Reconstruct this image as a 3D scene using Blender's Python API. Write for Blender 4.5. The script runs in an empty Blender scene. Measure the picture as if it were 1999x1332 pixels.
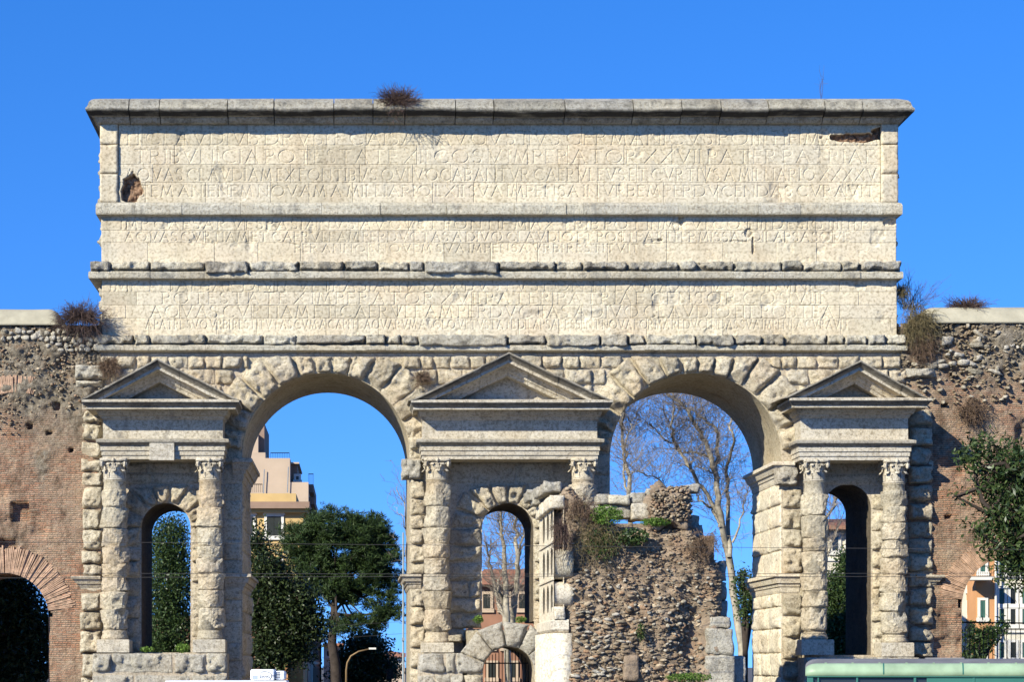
import bpy, math
import numpy as np
from mathutils import Vector

# ------------------------------------------------------------------ camera, sky, sun, exposure
scene = bpy.context.scene
D, F, VX, VY, CX, ZC = 85.0, 4250.0, 700.0, 1300.0, -6.0, 2.8     # distance to the facade, focal length in photo pixels, principal point
GZ = -0.2                                                          # street level
cam_d = bpy.data.cameras.new('camera'); cam = bpy.data.objects.new('camera', cam_d)
scene.collection.objects.link(cam); scene.camera = cam
cam.location = (CX, -D, ZC); cam.rotation_euler = (math.radians(90), 0, 0)
cam_d.sensor_fit = 'HORIZONTAL'; cam_d.sensor_width = 36.0; cam_d.lens = 36.0 * F / 1999.0
cam_d.shift_x = (999.5 - VX) / 1999.0; cam_d.shift_y = (VY - 666.0) / 1999.0
cam_d.clip_start = 0.5; cam_d.clip_end = 6000

SUN = Vector((1.02, 1.0, -0.80)).normalized()                      # direction the sunlight travels
sun_el = math.asin(-SUN.z)
sun_az = math.atan2(-SUN.x, -SUN.y)                                # compass angle of the sun, clockwise from +Y
world = bpy.data.worlds.new('World'); scene.world = world; world.use_nodes = True
wn = world.node_tree; wn.nodes.clear()
sky = wn.nodes.new('ShaderNodeTexSky'); sky.sky_type = 'NISHITA'; sky.sun_disc = False
sky.sun_elevation = sun_el; sky.sun_rotation = sun_az
sky.altitude = 300; sky.air_density = 1.0; sky.dust_density = 0.0; sky.ozone_density = 4.0
hs = wn.nodes.new('ShaderNodeHueSaturation'); hs.inputs['Hue'].default_value = 0.513; hs.inputs['Saturation'].default_value = 1.30; hs.inputs['Value'].default_value = 1.30
bg = wn.nodes.new('ShaderNodeBackground'); bg.inputs['Strength'].default_value = 0.105
wo = wn.nodes.new('ShaderNodeOutputWorld')
tc = wn.nodes.new('ShaderNodeTexCoord'); up = wn.nodes.new('ShaderNodeVectorMath'); up.operation = 'ADD'; up.inputs[1].default_value = (0, 0, 0.2)   # a clear day without horizon haze
un = wn.nodes.new('ShaderNodeVectorMath'); un.operation = 'NORMALIZE'
wn.links.new(tc.outputs['Generated'], up.inputs[0]); wn.links.new(up.outputs[0], un.inputs[0]); wn.links.new(un.outputs[0], sky.inputs[0])
wn.links.new(sky.outputs[0], hs.inputs['Color']); wn.links.new(hs.outputs[0], bg.inputs['Color']); wn.links.new(bg.outputs[0], wo.inputs['Surface'])
sl = bpy.data.lights.new('sun', 'SUN'); sl.energy = 4.25; sl.angle = math.radians(0.5); sl.color = (1.0, 0.95, 0.785)
so = bpy.data.objects.new('sun', sl); scene.collection.objects.link(so)
so.rotation_euler = SUN.to_track_quat('-Z', 'Y').to_euler(); so.location = (-40, -40, 60)
vs = scene.view_settings
vs.view_transform = 'Standard'; vs.look = 'None'; vs.gamma = 1.0; vs.use_curve_mapping = False; vs.exposure = 0.95
scene.cycles.max_bounces = 4; scene.cycles.diffuse_bounces = 3; scene.cycles.transparent_max_bounces = 4

# ------------------------------------------------------------------ helpers
C = scene.collection
WO = {}
def X(px, Y=0.0): return CX + (px - VX) * (Y + D) / F
def Z(py, Y=0.0): return ZC + (VY - py) * (Y + D) / F
def P(px, py, Y=0.0): return np.array((X(px, Y), Y, Z(py, Y)))
def S(dpx, Y=0.0): return dpx * (Y + D) / F

def tag(o, label=None, cat=None, group=None, kind=None):
    if label: o['label'] = label
    if cat: o['category'] = cat
    if group: o['group'] = group
    if kind: o['kind'] = kind
    return o
def empty(name, loc, label, cat, group=None):
    o = bpy.data.objects.new(name, None); C.objects.link(o)
    o.location = loc; o.empty_display_size = 0.2; WO[o] = np.array(loc, float)
    return tag(o, label, cat, group)
def link(name, me, o, mat, parent):
    ob = bpy.data.objects.new(name, me); C.objects.link(ob)
    if mat is not None and len(me.materials) == 0: me.materials.append(mat)
    if parent is not None:
        ob.parent = parent; ob.location = o - WO[parent]
    else: ob.location = o
    WO[ob] = np.array(o, float)
    return ob
def origin_of(V):
    lo, hi = V.min(0), V.max(0)
    return np.array(((lo[0] + hi[0]) / 2, (lo[1] + hi[1]) / 2, lo[2]))
def mk(name, V, Fc, mat, parent=None, smooth=True):
    """one mesh object out of world-space vertices"""
    V = np.asarray(V, float); o = origin_of(V)
    me = bpy.data.meshes.new(name)
    if isinstance(Fc, np.ndarray):
        n, k = Fc.shape
        me.vertices.add(len(V)); me.vertices.foreach_set('co', (V - o).astype(np.float32).ravel())
        me.loops.add(n * k); me.loops.foreach_set('vertex_index', Fc.astype(np.int32).ravel())
        me.polygons.add(n); me.polygons.foreach_set('loop_start', np.arange(0, n * k, k, dtype=np.int32))
        me.update(calc_edges=True)
    else:
        me.from_pydata((V - o).tolist(), [], Fc); me.update()
    if smooth and len(me.polygons): me.polygons.foreach_set('use_smooth', np.ones(len(me.polygons), bool))
    return link(name, me, o, mat, parent)
def attr(ob, name, vals):
    a = ob.data.attributes.new(name, 'FLOAT', 'POINT'); a.data.foreach_set('value', np.asarray(vals, np.float32).ravel())
class MB:
    """collects shapes of ONE part"""
    def __init__(s): s.V = []; s.F = []
    def add(s, V, Fc):
        b = sum(len(v) for v in s.V); s.V.append(np.asarray(V, float)); s.F += [tuple(int(i) + b for i in f) for f in Fc]
        return s
    def box(s, x0, x1, y0, y1, z0, z1):
        V = [(x, y, z) for z in (z0, z1) for y in (y0, y1) for x in (x0, x1)]
        return s.add(V, [(0, 2, 3, 1), (4, 5, 7, 6), (0, 1, 5, 4), (2, 6, 7, 3), (0, 4, 6, 2), (1, 3, 7, 5)])
    def tube(s, pts, rad, n=8, cap=True):
        V, Fc = tube(pts, rad, n)
        if cap: Fc = list(map(tuple, Fc)) + [tuple(range(n - 1, -1, -1)), tuple(range(len(V) - n, len(V)))]
        return s.add(V, Fc)
    def lathe(s, cx, cy, prof, n=24):
        V = []; Fc = []
        for r, z in prof:
            for i in range(n):
                a = 2 * math.pi * i / n; V.append((cx + r * math.cos(a), cy + r * math.sin(a), z))
        for j in range(len(prof) - 1):
            for i in range(n):
                k = (i + 1) % n; Fc.append((j * n + i, j * n + k, (j + 1) * n + k, (j + 1) * n + i))
        Fc += [tuple(range(n - 1, -1, -1)), tuple(range((len(prof) - 1) * n, len(prof) * n))]
        return s.add(V, Fc)
    def build(s, name, mat, parent=None, smooth=False): return mk(name, np.concatenate(s.V), s.F, mat, parent, smooth)
def tube(pts, rad, n=5):
    pts = np.asarray(pts, float); rad = np.broadcast_to(np.asarray(rad, float), (len(pts),))
    t = np.gradient(pts, axis=0); t /= np.linalg.norm(t, axis=1)[:, None] + 1e-9
    ref = np.array((0.31, 0.9, 0.2)) if abs(t[0][1]) < 0.85 else np.array((1.0, 0.1, 0.2))
    a = np.cross(t, ref); a /= np.linalg.norm(a, axis=1)[:, None] + 1e-9
    b = np.cross(t, a)
    ang = np.arange(n) * 2 * math.pi / n
    V = pts[:, None] + rad[:, None, None] * (a[:, None] * np.cos(ang)[None, :, None] + b[:, None] * np.sin(ang)[None, :, None])
    k = len(pts); i = np.arange(k - 1)[:, None] * n; j = np.arange(n)[None]; j2 = (j + 1) % n
    Fc = np.stack([i + j, i + j2, i + n + j2, i + n + j], -1).reshape(-1, 4)
    return V.reshape(-1, 3), Fc
class Tubes:
    def __init__(s): s.V = []; s.F = []; s.n = 0
    def add(s, pts, rad, n=4):
        V, Fc = tube(pts, rad, n); s.V.append(V); s.F.append(Fc + s.n); s.n += len(V)
    def build(s, name, mat, parent): return mk(name, np.concatenate(s.V), np.concatenate(s.F), mat, parent)

def _h(i, j, k, seed):
    n = (i * 374761393 + j * 668265263 + k * 2147483647 + seed * 974711) & 0xffffffff
    n = ((n ^ (n >> 13)) * 1274126177) & 0xffffffff
    n = ((n ^ (n >> 16)) * 2246822519) & 0xffffffff
    return ((n ^ (n >> 15)) & 0xffffff) / float(0xffffff)
def vnoise(p, seed=0):
    p = np.asarray(p, float); f = np.floor(p).astype(np.int64); t = p - f; t = t * t * (3 - 2 * t)
    i, j, k = f[..., 0], f[..., 1], f[..., 2]; u, v, w = t[..., 0], t[..., 1], t[..., 2]
    r = 0
    for a in (0, 1):
        for b in (0, 1):
            for c in (0, 1):
                r = r + _h(i + a, j + b, k + c, seed) * (u if a else 1 - u) * (v if b else 1 - v) * (w if c else 1 - w)
    return r * 2 - 1
def fbm(p, oct=3, seed=0):
    p = np.asarray(p, float); r = 0; a = 1.0; s = 0
    for o in range(oct):
        r = r + a * vnoise(p, seed + o * 7); s += a; a *= 0.5; p = p * 2.03 + 3.1
    return r / s * 1.6
def sstep(x): x = np.clip(x, 0, 1); return x * x * (3 - 2 * x)

def gridfaces(n, m, flip=False):
    i = np.arange(m - 1)[:, None] * n + np.arange(n - 1)[None]
    q = np.stack([i, i + 1, i + n + 1, i + n], -1).reshape(-1, 4)
    return q[:, ::-1].copy() if flip else q
SEED = [1]
def block(name, corners, nrm, depth, mat, parent, bevel=0.10, rough=0.05, gap=0.012, res=0.085, wob=0.02, back=0.03, facet=True, chips=0.10):
    """a stone: four corners (bottom left, bottom right, top right, top left) on the wall plane, its face pillowed and rough along nrm"""
    SEED[0] += 1; sd = SEED[0]
    c = np.array(corners, float); nrm = np.array(nrm, float)
    w = (np.linalg.norm(c[1] - c[0]) + np.linalg.norm(c[2] - c[3])) / 2; h = (np.linalg.norm(c[3] - c[0]) + np.linalg.norm(c[2] - c[1])) / 2
    n = int(np.clip(w / res, 5, 30)) + 1; m = int(np.clip(h / res, 5, 16)) + 1
    def samp(k, L):
        b = min(bevel / max(L, .05), 0.3); return np.concatenate([[0, b * .3], np.linspace(b, 1 - b, k), [1 - b * .3, 1]])
    u = samp(n, w); v = samp(m, h); n, m = len(u), len(v)
    U, W_ = np.meshgrid(u, v)
    gu, gv = gap / max(w, .05), gap / max(h, .05)
    U2 = gu + U * (1 - 2 * gu); V2 = gv + W_ * (1 - 2 * gv)
    p = (c[0] * ((1 - U2) * (1 - V2))[..., None] + c[1] * (U2 * (1 - V2))[..., None] + c[2] * (U2 * V2)[..., None] + c[3] * ((1 - U2) * V2)[..., None])
    q = p * 1.0 + sd * 17.3
    chip = chips * np.maximum(0, fbm(q * 3.1 + 4, 3, sd + 8))
    du_ = np.minimum(U, 1 - U) * w; dv_ = np.minimum(W_, 1 - W_) * h
    e = sstep(np.maximum(du_ - chip, du_ * .12) / bevel) ** 0.5 * sstep(np.maximum(dv_ - chip, dv_ * .12) / bevel) ** 0.5
    n1 = fbm(q * 1.9, 3, sd); n2 = fbm(q * 6.5, 3, sd + 3); n3 = np.abs(fbm(q * 2.7 + 21, 2, sd + 5))
    hg = e * np.maximum(depth + rough * n1 * 1.2 + rough * 1.25 * n2 - rough * 1.1 * n3, 0.02) - back * (e <= 0)
    if facet and depth > 0.1:
        rf = np.random.default_rng(sd); du = (U - .5) * w; dv = (W_ - .5) * h
        for _ in range(int(rf.integers(2, 5))):
            th = rf.uniform(0, 2 * math.pi); ext = abs(math.cos(th)) * w / 2 + abs(math.sin(th)) * h / 2
            cutp = depth * rf.uniform(.95, 1.25) - rf.uniform(.35, 1.1) * np.maximum(0, du * math.cos(th) + dv * math.sin(th) - ext * rf.uniform(.15, .75))
            hg = np.where(hg > cutp, np.maximum(cutp + rough * .5 * n2, .02 * (e > 0)), hg)
        hg = np.where(e <= 0, -back, hg)
    ax = (c[1] - c[0]) / (np.linalg.norm(c[1] - c[0]) + 1e-9); az = np.cross(ax, nrm)
    p = p + ax * (wob * fbm(q * 2.6 + 9, 2, sd))[..., None] + az * (wob * fbm(q * 2.6 - 9, 2, sd))[..., None]
    p = p + nrm * hg[..., None]
    fl = np.dot(np.cross(c[1] - c[0], c[3] - c[0]), nrm) < 0
    return mk(name, p.reshape(-1, 3), gridfaces(n, m, fl), mat, parent, not (facet and depth > .1))
def fblock(name, px0, px1, py0, py1, Y, depth, mat, parent, **k):
    """front-facing stone from photo pixels"""
    return block(name, [P(px0, py1, Y), P(px1, py1, Y), P(px1, py0, Y), P(px0, py0, Y)], (0, -1, 0), depth, mat, parent, **k)
def drum(cx, cy, z0, z1, r, mat, parent, n=34, rough=0.075):
    SEED[0] += 1; sd = SEED[0]; rf = np.random.default_rng(sd)
    t = np.array([0, .025, .08, .16, .28, .40, .52, .64, .76, .86, .93, .975, 1.0]); m = len(t); a = np.arange(n) * 2 * math.pi / n
    T, A = np.meshgrid(t, a, indexing='ij'); H = z1 - z0
    q = np.stack([np.cos(A) * r * 2.6 + sd * 3.7, np.sin(A) * r * 2.6, (z0 + T * H) * 2.0], -1)
    lo, hi = rf.uniform(.05, .13), rf.uniform(.03, .08)
    bulge = sstep(T / lo) ** .5 * sstep((1 - T) / hi) ** .5
    rr = r * (0.87 + 0.14 * bulge) + bulge * rough * 1.1 * fbm(q * 1.0, 3, sd) + bulge * .03 * fbm(q * 3.6, 3, sd)
    rr = rr * (1 + rf.uniform(-.04, .12) * (T - .55) * bulge)
    for _ in range(int(rf.integers(4, 8))):           # chisel facets
        a0 = rf.uniform(0, 2 * math.pi); tilt = rf.uniform(-.45, .45); d0 = r * rf.uniform(.86, 1.0)
        c = np.cos(A - a0); cut = np.where(c > .3, (d0 + tilt * (T - .5) * H) / np.maximum(c, .3), 9)
        rr = np.where(rr > cut, np.maximum(cut + .018 * fbm(q * 4, 2, sd + 1), r * .80), rr)
    zz = z0 + (0.008 + T * 0.984) * H + bulge * .02 * fbm(q * 1.3 + 5, 2, sd)
    V = np.stack([cx + np.cos(A) * rr, cy + np.sin(A) * rr, zz], -1).reshape(-1, 3)
    i = np.arange(m - 1)[:, None] * n; j = np.arange(n)[None]; j2 = (j + 1) % n
    Fc = [tuple(f) for f in np.stack([i + j, i + j2, i + n + j2, i + n + j], -1).reshape(-1, 4)]
    Fc += [tuple(range(n - 1, -1, -1)), tuple(range((m - 1) * n, m * n))]
    return mk('drum', V, Fc, mat, parent, False)
def moulding(name, x0, x1, y0, yb, prof, mat, parent, side=1.0, left=True, right=True, seg=0.25, rough=0.0, crust=None, smooth=False):
    """prof: (projection, z) from bottom to top; runs along X in front of y0 and returns along the sides back to yb"""
    SEED[0] += 1; sd = SEED[0]
    nx = max(2, int((x1 - x0) / seg) + 1)
    rows = []
    for p, z in prof:
        xl = x0 - (p * side if left else 0); xr = x1 + (p * side if right else 0)
        xs = np.linspace(xl, xr, nx)
        row = [(xl, yb, z)] + [(x, y0 - p, z) for x in xs] + [(xr, yb, z)]
        rows.append(row)
    A = np.array(rows, float); k = nx + 2; m = len(prof)
    if rough:
        pr = np.array([p for p, z in prof]); amt = np.clip(pr / (pr.max() + 1e-6), 0, 1)[:, None]
        q = A * 1.7 + sd * 11.0
        nz = fbm(q, 3, sd)
        A[:, 1:-1, 1] += (rough * nz * amt)[:, 1:-1]
        A[:, 1:-1, 2] += (rough * 0.6 * fbm(q + 40, 3, sd) * amt)[:, 1:-1]
    Fc = [tuple(f) for f in gridfaces(k, m)]
    Fc += [tuple(range(k)), tuple((m - 1) * k + i for i in range(k - 1, -1, -1))]
    V = A.reshape(-1, 3)
    # back
    Fc += [tuple([j * k for j in range(m - 1, -1, -1)] + [j * k + k - 1 for j in range(m)])][::1]
    ob = mk(name, V, Fc, mat, parent, smooth)
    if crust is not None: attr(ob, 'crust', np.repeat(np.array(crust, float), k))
    return ob
def arch_wall(mb, x0, x1, z0, z1, cx, r, zs, y0, y1, n=28, ends=(True, True), lining=None):
    """wall between x0 and x1 with a round-headed opening (centre cx, radius r, springing zs) down to z0"""
    def quad(a, b, c, d): mb.add([a, b, c, d], [(0, 1, 2, 3)])
    a, b = cx - r, cx + r
    for y, s in ((y0, 1), (y1, -1)):
        for xa, xb in ((x0, a), (b, x1)):
            if xb - xa > 1e-4:
                q = [(xa, y, z0), (xb, y, z0), (xb, y, z1), (xa, y, z1)]; quad(*(q if s > 0 else q[::-1]))
    th = np.linspace(math.pi, 0, n + 1); xs = cx + r * np.cos(th); zz = zs + r * np.sin(th)
    for i in range(n):
        for y, s in ((y0, 1), (y1, -1)):
            q = [(xs[i], y, zz[i]), (xs[i + 1], y, zz[i + 1]), (xs[i + 1], y, z1), (xs[i], y, z1)]; quad(*(q if s > 0 else q[::-1]))
    V = []; Fc = []
    ring = [(a, z0)] + [(a, zs - 0.001)] + list(zip(xs, zz)) + [(b, zs - 0.001), (b, z0)]
    for x, z in ring: V += [(x, y0, z), (x, y1, z)]
    for i in range(len(ring) - 1): Fc.append((2 * i, 2 * i + 1, 2 * i + 3, 2 * i + 2))
    (lining or mb).add(V, Fc)
    quad((x0, y0, z1), (x1, y0, z1), (x1, y1, z1), (x0, y1, z1))
    if ends[0]: quad((x0, y1, z0), (x0, y0, z0), (x0, y0, z1), (x0, y1, z1))
    if ends[1]: quad((x1, y0, z0), (x1, y1, z0), (x1, y1, z1), (x1, y0, z1))

# ------------------------------------------------------------------ materials
def nodes(name):
    m = bpy.data.materials.new(name); m.use_nodes = True; nt = m.node_tree; nt.nodes.clear()
    o = nt.nodes.new('ShaderNodeOutputMaterial'); b = nt.nodes.new('ShaderNodeBsdfPrincipled')
    b.inputs['Specular IOR Level'].default_value = 0.25
    nt.links.new(b.outputs[0], o.inputs['Surface'])
    return m, nt, b
def N(nt, t, **k):
    n = nt.nodes.new(t)
    for a, v in k.items():
        if a in n.inputs: n.inputs[a].default_value = v
        else: setattr(n, a, v)
    return n
def pos(nt, scale=(1, 1, 1), gen='world'):
    g = N(nt, 'ShaderNodeNewGeometry'); mp = N(nt, 'ShaderNodeMapping'); mp.inputs['Scale'].default_value = scale
    nt.links.new(g.outputs['Position'], mp.inputs['Vector']); return mp.outputs[0]
def noise(nt, vec, scale, detail=4, rough=0.55):
    n = N(nt, 'ShaderNodeTexNoise'); n.inputs['Scale'].default_value = scale; n.inputs['Detail'].default_value = detail; n.inputs['Roughness'].default_value = rough
    nt.links.new(vec, n.inputs['Vector']); return n.outputs['Fac']
def ramp(nt, fac, stops):
    r = N(nt, 'ShaderNodeValToRGB'); el = r.color_ramp.elements
    while len(el) < len(stops): el.new(0.5)
    for e, (p, c) in zip(el, stops):
        e.position = p; e.color = (*c, 1) if len(c) == 3 else c
    nt.links.new(fac, r.inputs[0]); return r.outputs[0]
def mix(nt, fac, a, b, mode='MIX'):
    n = N(nt, 'ShaderNodeMix', data_type='RGBA', blend_type=mode)
    for s, v in ((n.inputs[0], fac), (n.inputs[6], a), (n.inputs[7], b)):
        if isinstance(v, (int, float)): s.default_value = v
        elif isinstance(v, tuple): s.default_value = (*v, 1)
        else: nt.links.new(v, s)
    return n.outputs[2]
def mth(nt, op, a, b=0.0):
    n = N(nt, 'ShaderNodeMath', operation=op)
    for s, v in zip(n.inputs, (a, b)):
        if isinstance(v, (int, float)): s.default_value = v
        else: nt.links.new(v, s)
    return n.outputs[0]
def bump(nt, bsdf, h, strength=0.5, dist=0.05, prev=None):
    n = N(nt, 'ShaderNodeBump'); n.inputs['Strength'].default_value = strength; n.inputs['Distance'].default_value = dist
    nt.links.new(h, n.inputs['Height'])
    if prev is not None: nt.links.new(prev, n.inputs['Normal'])
    nt.links.new(n.outputs[0], bsdf.inputs['Normal']); return n.outputs[0]

def N_noisecol(nt, p):
    n = N(nt, 'ShaderNodeTexNoise'); n.inputs['Scale'].default_value = 3.0; n.inputs['Detail'].default_value = 2; nt.links.new(p, n.inputs['Vector']); return n.outputs['Color']
def travertine(name, light, mid, warm, grime=0.0, grimecol=(0.07, 0.065, 0.06), bstr=0.6, rnd=0.25, damage=False, fine=1.0, crust=False, streak=0.35, pits=0.75, grain=0.7):
    m, nt, b = nodes(name)
    p = pos(nt); ps = pos(nt, (0.35, 0.6, 2.2))
    big = noise(nt, p, 0.55, 4); bed = noise(nt, ps, 2.6, 5, 0.6); fin = noise(nt, p, 9.0, 5, 0.65)
    col = mix(nt, ramp(nt, bed, [(0.32, (0, 0, 0)), (0.66, (1, 1, 1))]), mid, light)
    col = mix(nt, ramp(nt, big, [(0.44, (0, 0, 0)), (0.72, (0.75, 0.75, 0.75))]), col, warm)
    oi = N(nt, 'ShaderNodeObjectInfo')
    tint = ramp(nt, oi.outputs['Random'], [(0.0, (1 - rnd, 1 - rnd * 1.03, 1 - rnd * 1.12)), (0.35, (1, .985, .95)), (0.7, (1 - rnd * .35, 1 - rnd * .34, 1 - rnd * .28)), (1.0, (1.06, 1.04, 0.99))])
    col = mix(nt, 1.0, col, tint, 'MULTIPLY')
    spk = ramp(nt, fin, [(0.36, (0.50, 0.47, 0.43)), (0.52, (1, 1, 1))])
    col = mix(nt, 0.8, col, spk, 'MULTIPLY')
    # travertine pits
    vo = N(nt, 'ShaderNodeTexVoronoi'); vo.inputs['Scale'].default_value = 8.0; nt.links.new(mix(nt, 0.5, pos(nt, (0.8, 0.8, 1.7)), N_noisecol(nt, p)), vo.inputs['Vector'])
    pit = ramp(nt, vo.outputs['Distance'], [(0.08, (0.15, 0.13, 0.11)), (0.24, (1, 1, 1))])
    gate = ramp(nt, noise(nt, p, 1.3, 3), [(0.54, (1, 1, 1)), (0.66, (0.2, 0.2, 0.2))])
    pit2 = mix(nt, 1.0, pit, gate, 'LIGHTEN')
    col = mix(nt, pits, col, pit2, 'MULTIPLY')
    gr = noise(nt, p, 24.0, 2, 0.5)
    col = mix(nt, grain, col, ramp(nt, gr, [(0.30, (0.55, 0.52, 0.48)), (0.47, (1, 1, 1)), (0.7, (1.1, 1.1, 1.1))]), 'MULTIPLY')
    if streak > 0:
        sn = noise(nt, pos(nt, (1.6, 1.6, 0.13)), 1.0, 6, 0.65)
        col = mix(nt, streak, col, ramp(nt, sn, [(0.30, (0.52, 0.50, 0.46)), (0.50, (1, 1, 1))]), 'MULTIPLY')
    if grime > 0:
        g = noise(nt, pos(nt, (1, 1, 0.55)), 1.5, 7, 0.7)
        gm = ramp(nt, g, [(0.62 - 0.3 * grime, (0, 0, 0)), (0.80 - 0.26 * grime, (1, 1, 1))])
        col = mix(nt, mth(nt, 'MULTIPLY', gm, 0.85), col, grimecol)
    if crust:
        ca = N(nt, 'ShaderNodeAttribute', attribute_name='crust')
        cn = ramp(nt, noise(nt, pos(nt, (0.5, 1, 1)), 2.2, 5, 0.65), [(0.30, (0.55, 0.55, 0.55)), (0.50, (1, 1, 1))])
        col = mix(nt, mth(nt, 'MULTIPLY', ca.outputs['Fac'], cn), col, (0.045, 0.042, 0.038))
    if damage:
        a = N(nt, 'ShaderNodeAttribute', attribute_name='damage')
        rb = ramp(nt, noise(nt, p, 7, 4), [(0.3, (0.05, 0.032, 0.02)), (0.5, (0.17, 0.10, 0.06)), (0.7, (0.3, 0.2, 0.13))])
        col = mix(nt, a.outputs['Fac'], col, rb)
    nt.links.new(col, b.inputs['Base Color']); b.inputs['Roughness'].default_value = 0.9
    hgt = mth(nt, 'ADD', mth(nt, 'MULTIPLY', noise(nt, p, 10.0 * fine, 6, 0.78), 1.3), mth(nt, 'MULTIPLY', pit2, 0.25))
    bump(nt, b, hgt, bstr, 0.10)
    return m
def flat(name, col, rough=0.7, metal=0.0, nz=0.25, sc=3.0, bst=0.15, emis=None):
    m, nt, b = nodes(name); p = pos(nt)
    n = noise(nt, p, sc, 5, 0.6)
    c = mix(nt, ramp(nt, n, [(0.3, (0, 0, 0)), (0.7, (1, 1, 1))]), tuple(v * (1 - nz) for v in col), tuple(min(1, v * (1 + nz)) for v in col))
    nt.links.new(c, b.inputs['Base Color']); b.inputs['Roughness'].default_value = rough; b.inputs['Metallic'].default_value = metal
    if bst: bump(nt, b, noise(nt, p, sc * 6, 4), bst, 0.02)
    return m
def leafmat(name, dark, light, trans=0.25, rough=0.55):
    m, nt, b = nodes(name)
    g = N(nt, 'ShaderNodeNewGeometry')
    col = ramp(nt, g.outputs['Random Per Island'], [(0.0, dark), (0.6, tuple((a + c) / 2 for a, c in zip(dark, light))), (1.0, light)])
    nt.links.new(col, b.inputs['Base Color']); b.inputs['Roughness'].default_value = rough
    t = N(nt, 'ShaderNodeBsdfTranslucent'); nt.links.new(col, t.inputs['Color'])
    ms = N(nt, 'ShaderNodeMixShader'); ms.inputs[0].default_value = trans
    out = [n for n in nt.nodes if n.type == 'OUTPUT_MATERIAL'][0]
    nt.links.new(b.outputs[0], ms.inputs[1]); nt.links.new(t.outputs[0], ms.inputs[2]); nt.links.new(ms.outputs[0], out.inputs['Surface'])
    return m
def brickmat(name):
    m, nt, b = nodes(name)
    g = N(nt, 'ShaderNodeNewGeometry'); sp = N(nt, 'ShaderNodeSeparateXYZ'); nt.links.new(g.outputs['Position'], sp.inputs[0])
    cb = N(nt, 'ShaderNodeCombineXYZ')
    wv = noise(nt, pos(nt), 1.2, 3)
    nt.links.new(mth(nt, 'ADD', sp.outputs[0], sp.outputs[1]), cb.inputs[0]); nt.links.new(mth(nt, 'ADD', sp.outputs[2], mth(nt, 'MULTIPLY', wv, 0.10)), cb.inputs[1])
    bt = N(nt, 'ShaderNodeTexBrick'); bt.offset = 0.5
    nt.links.new(cb.outputs[0], bt.inputs['Vector'])
    bt.inputs['Scale'].default_value = 1.0; bt.inputs['Brick Width'].default_value = 0.36; bt.inputs['Row Height'].default_value = 0.082
    bt.inputs['Mortar Size'].default_value = 0.017; bt.inputs['Mortar Smooth'].default_value = 0.4; bt.inputs['Bias'].default_value = -0.1
    bt.inputs['Color1'].default_value = (0.50, 0.25, 0.15, 1); bt.inputs['Color2'].default_value = (0.49, 0.345, 0.235, 1); bt.inputs['Mortar'].default_value = (0.25, 0.19, 0.135, 1)
    p = pos(nt)
    patch = noise(nt, p, 0.45, 7, 0.68)
    col = mix(nt, ramp(nt, patch, [(0.42, (0, 0, 0)), (0.66, (0.75, 0.75, 0.75))]), bt.outputs['Color'], (0.48, 0.375, 0.265))
    st = ramp(nt, noise(nt, pos(nt, (0.9, 0.9, 0.45)), 0.9, 7, 0.7), [(0.36, (0.40, 0.38, 0.36)), (0.50, (1, 1, 1)), (0.64, (1.0, 0.97, 0.92)), (0.74, (1.22, 1.2, 1.14))])
    col = mix(nt, 0.9, col, st, 'MULTIPLY')
    a = N(nt, 'ShaderNodeAttribute', attribute_name='rubble')
    rn = noise(nt, p, 5.5, 6, 0.75)
    rub = ramp(nt, rn, [(0.30, (0.05, 0.043, 0.034)), (0.45, (0.20, 0.165, 0.12)), (0.58, (0.31, 0.265, 0.20)), (0.75, (0.46, 0.40, 0.31))])
    orange = ramp(nt, noise(nt, p, 1.3, 4), [(0.55, (0, 0, 0)), (0.68, (0.7, 0.7, 0.7))])
    rub = mix(nt, mth(nt, 'MULTIPLY', orange, 0.6), rub, (0.33, 0.19, 0.10))
    col = mix(nt, a.outputs['Fac'], col, rub)
    col = mix(nt, 0.75, col, ramp(nt, noise(nt, p, 8, 5, 0.7), [(0.3, (0.42, 0.4, 0.37)), (0.55, (1, 1, 1))]), 'MULTIPLY')
    nt.links.new(col, b.inputs['Base Color']); b.inputs['Roughness'].default_value = 0.95
    inv = mth(nt, 'SUBTRACT', 1.0, bt.outputs['Fac'])
    h = mth(nt, 'ADD', mth(nt, 'MULTIPLY', inv, mth(nt, 'SUBTRACT', 1.0, a.outputs['Fac'])), mth(nt, 'MULTIPLY', rn, 2.4))
    bump(nt, b, h, 1.0, 0.07)
    return m
def rubblemat(name):
    m, nt, b = nodes(name); p = pos(nt)
    oi = N(nt, 'ShaderNodeNewGeometry')
    n1 = noise(nt, p, 3.2, 6, 0.7)
    base = ramp(nt, n1, [(0.25, (0.09, 0.075, 0.058)), (0.45, (0.255, 0.21, 0.16)), (0.6, (0.34, 0.285, 0.22)), (0.78, (0.45, 0.39, 0.31))])
    tint = ramp(nt, oi.outputs['Random Per Island'], [(0.0, (0.5, 0.46, 0.40)), (0.3, (0.95, 0.88, 0.80)), (0.5, (1.15, 0.85, 0.65)), (0.62, (0.85, 0.86, 0.84)), (0.85, (1.2, 1.15, 1.05)), (1.0, (1.75, 1.68, 1.5))])
    col = mix(nt, 1.0, base, tint, 'MULTIPLY')
    og = ramp(nt, noise(nt, p, 0.8, 4), [(0.56, (0, 0, 0)), (0.70, (0.6, 0.6, 0.6))])
    col = mix(nt, mth(nt, 'MULTIPLY', og, 0.7), col, (0.26, 0.145, 0.075))
    nt.links.new(col, b.inputs['Base Color']); b.inputs['Roughness'].default_value = 0.95
    bump(nt, b, noise(nt, p, 9, 6, 0.75), 1.0, 0.08)
    return m

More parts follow.
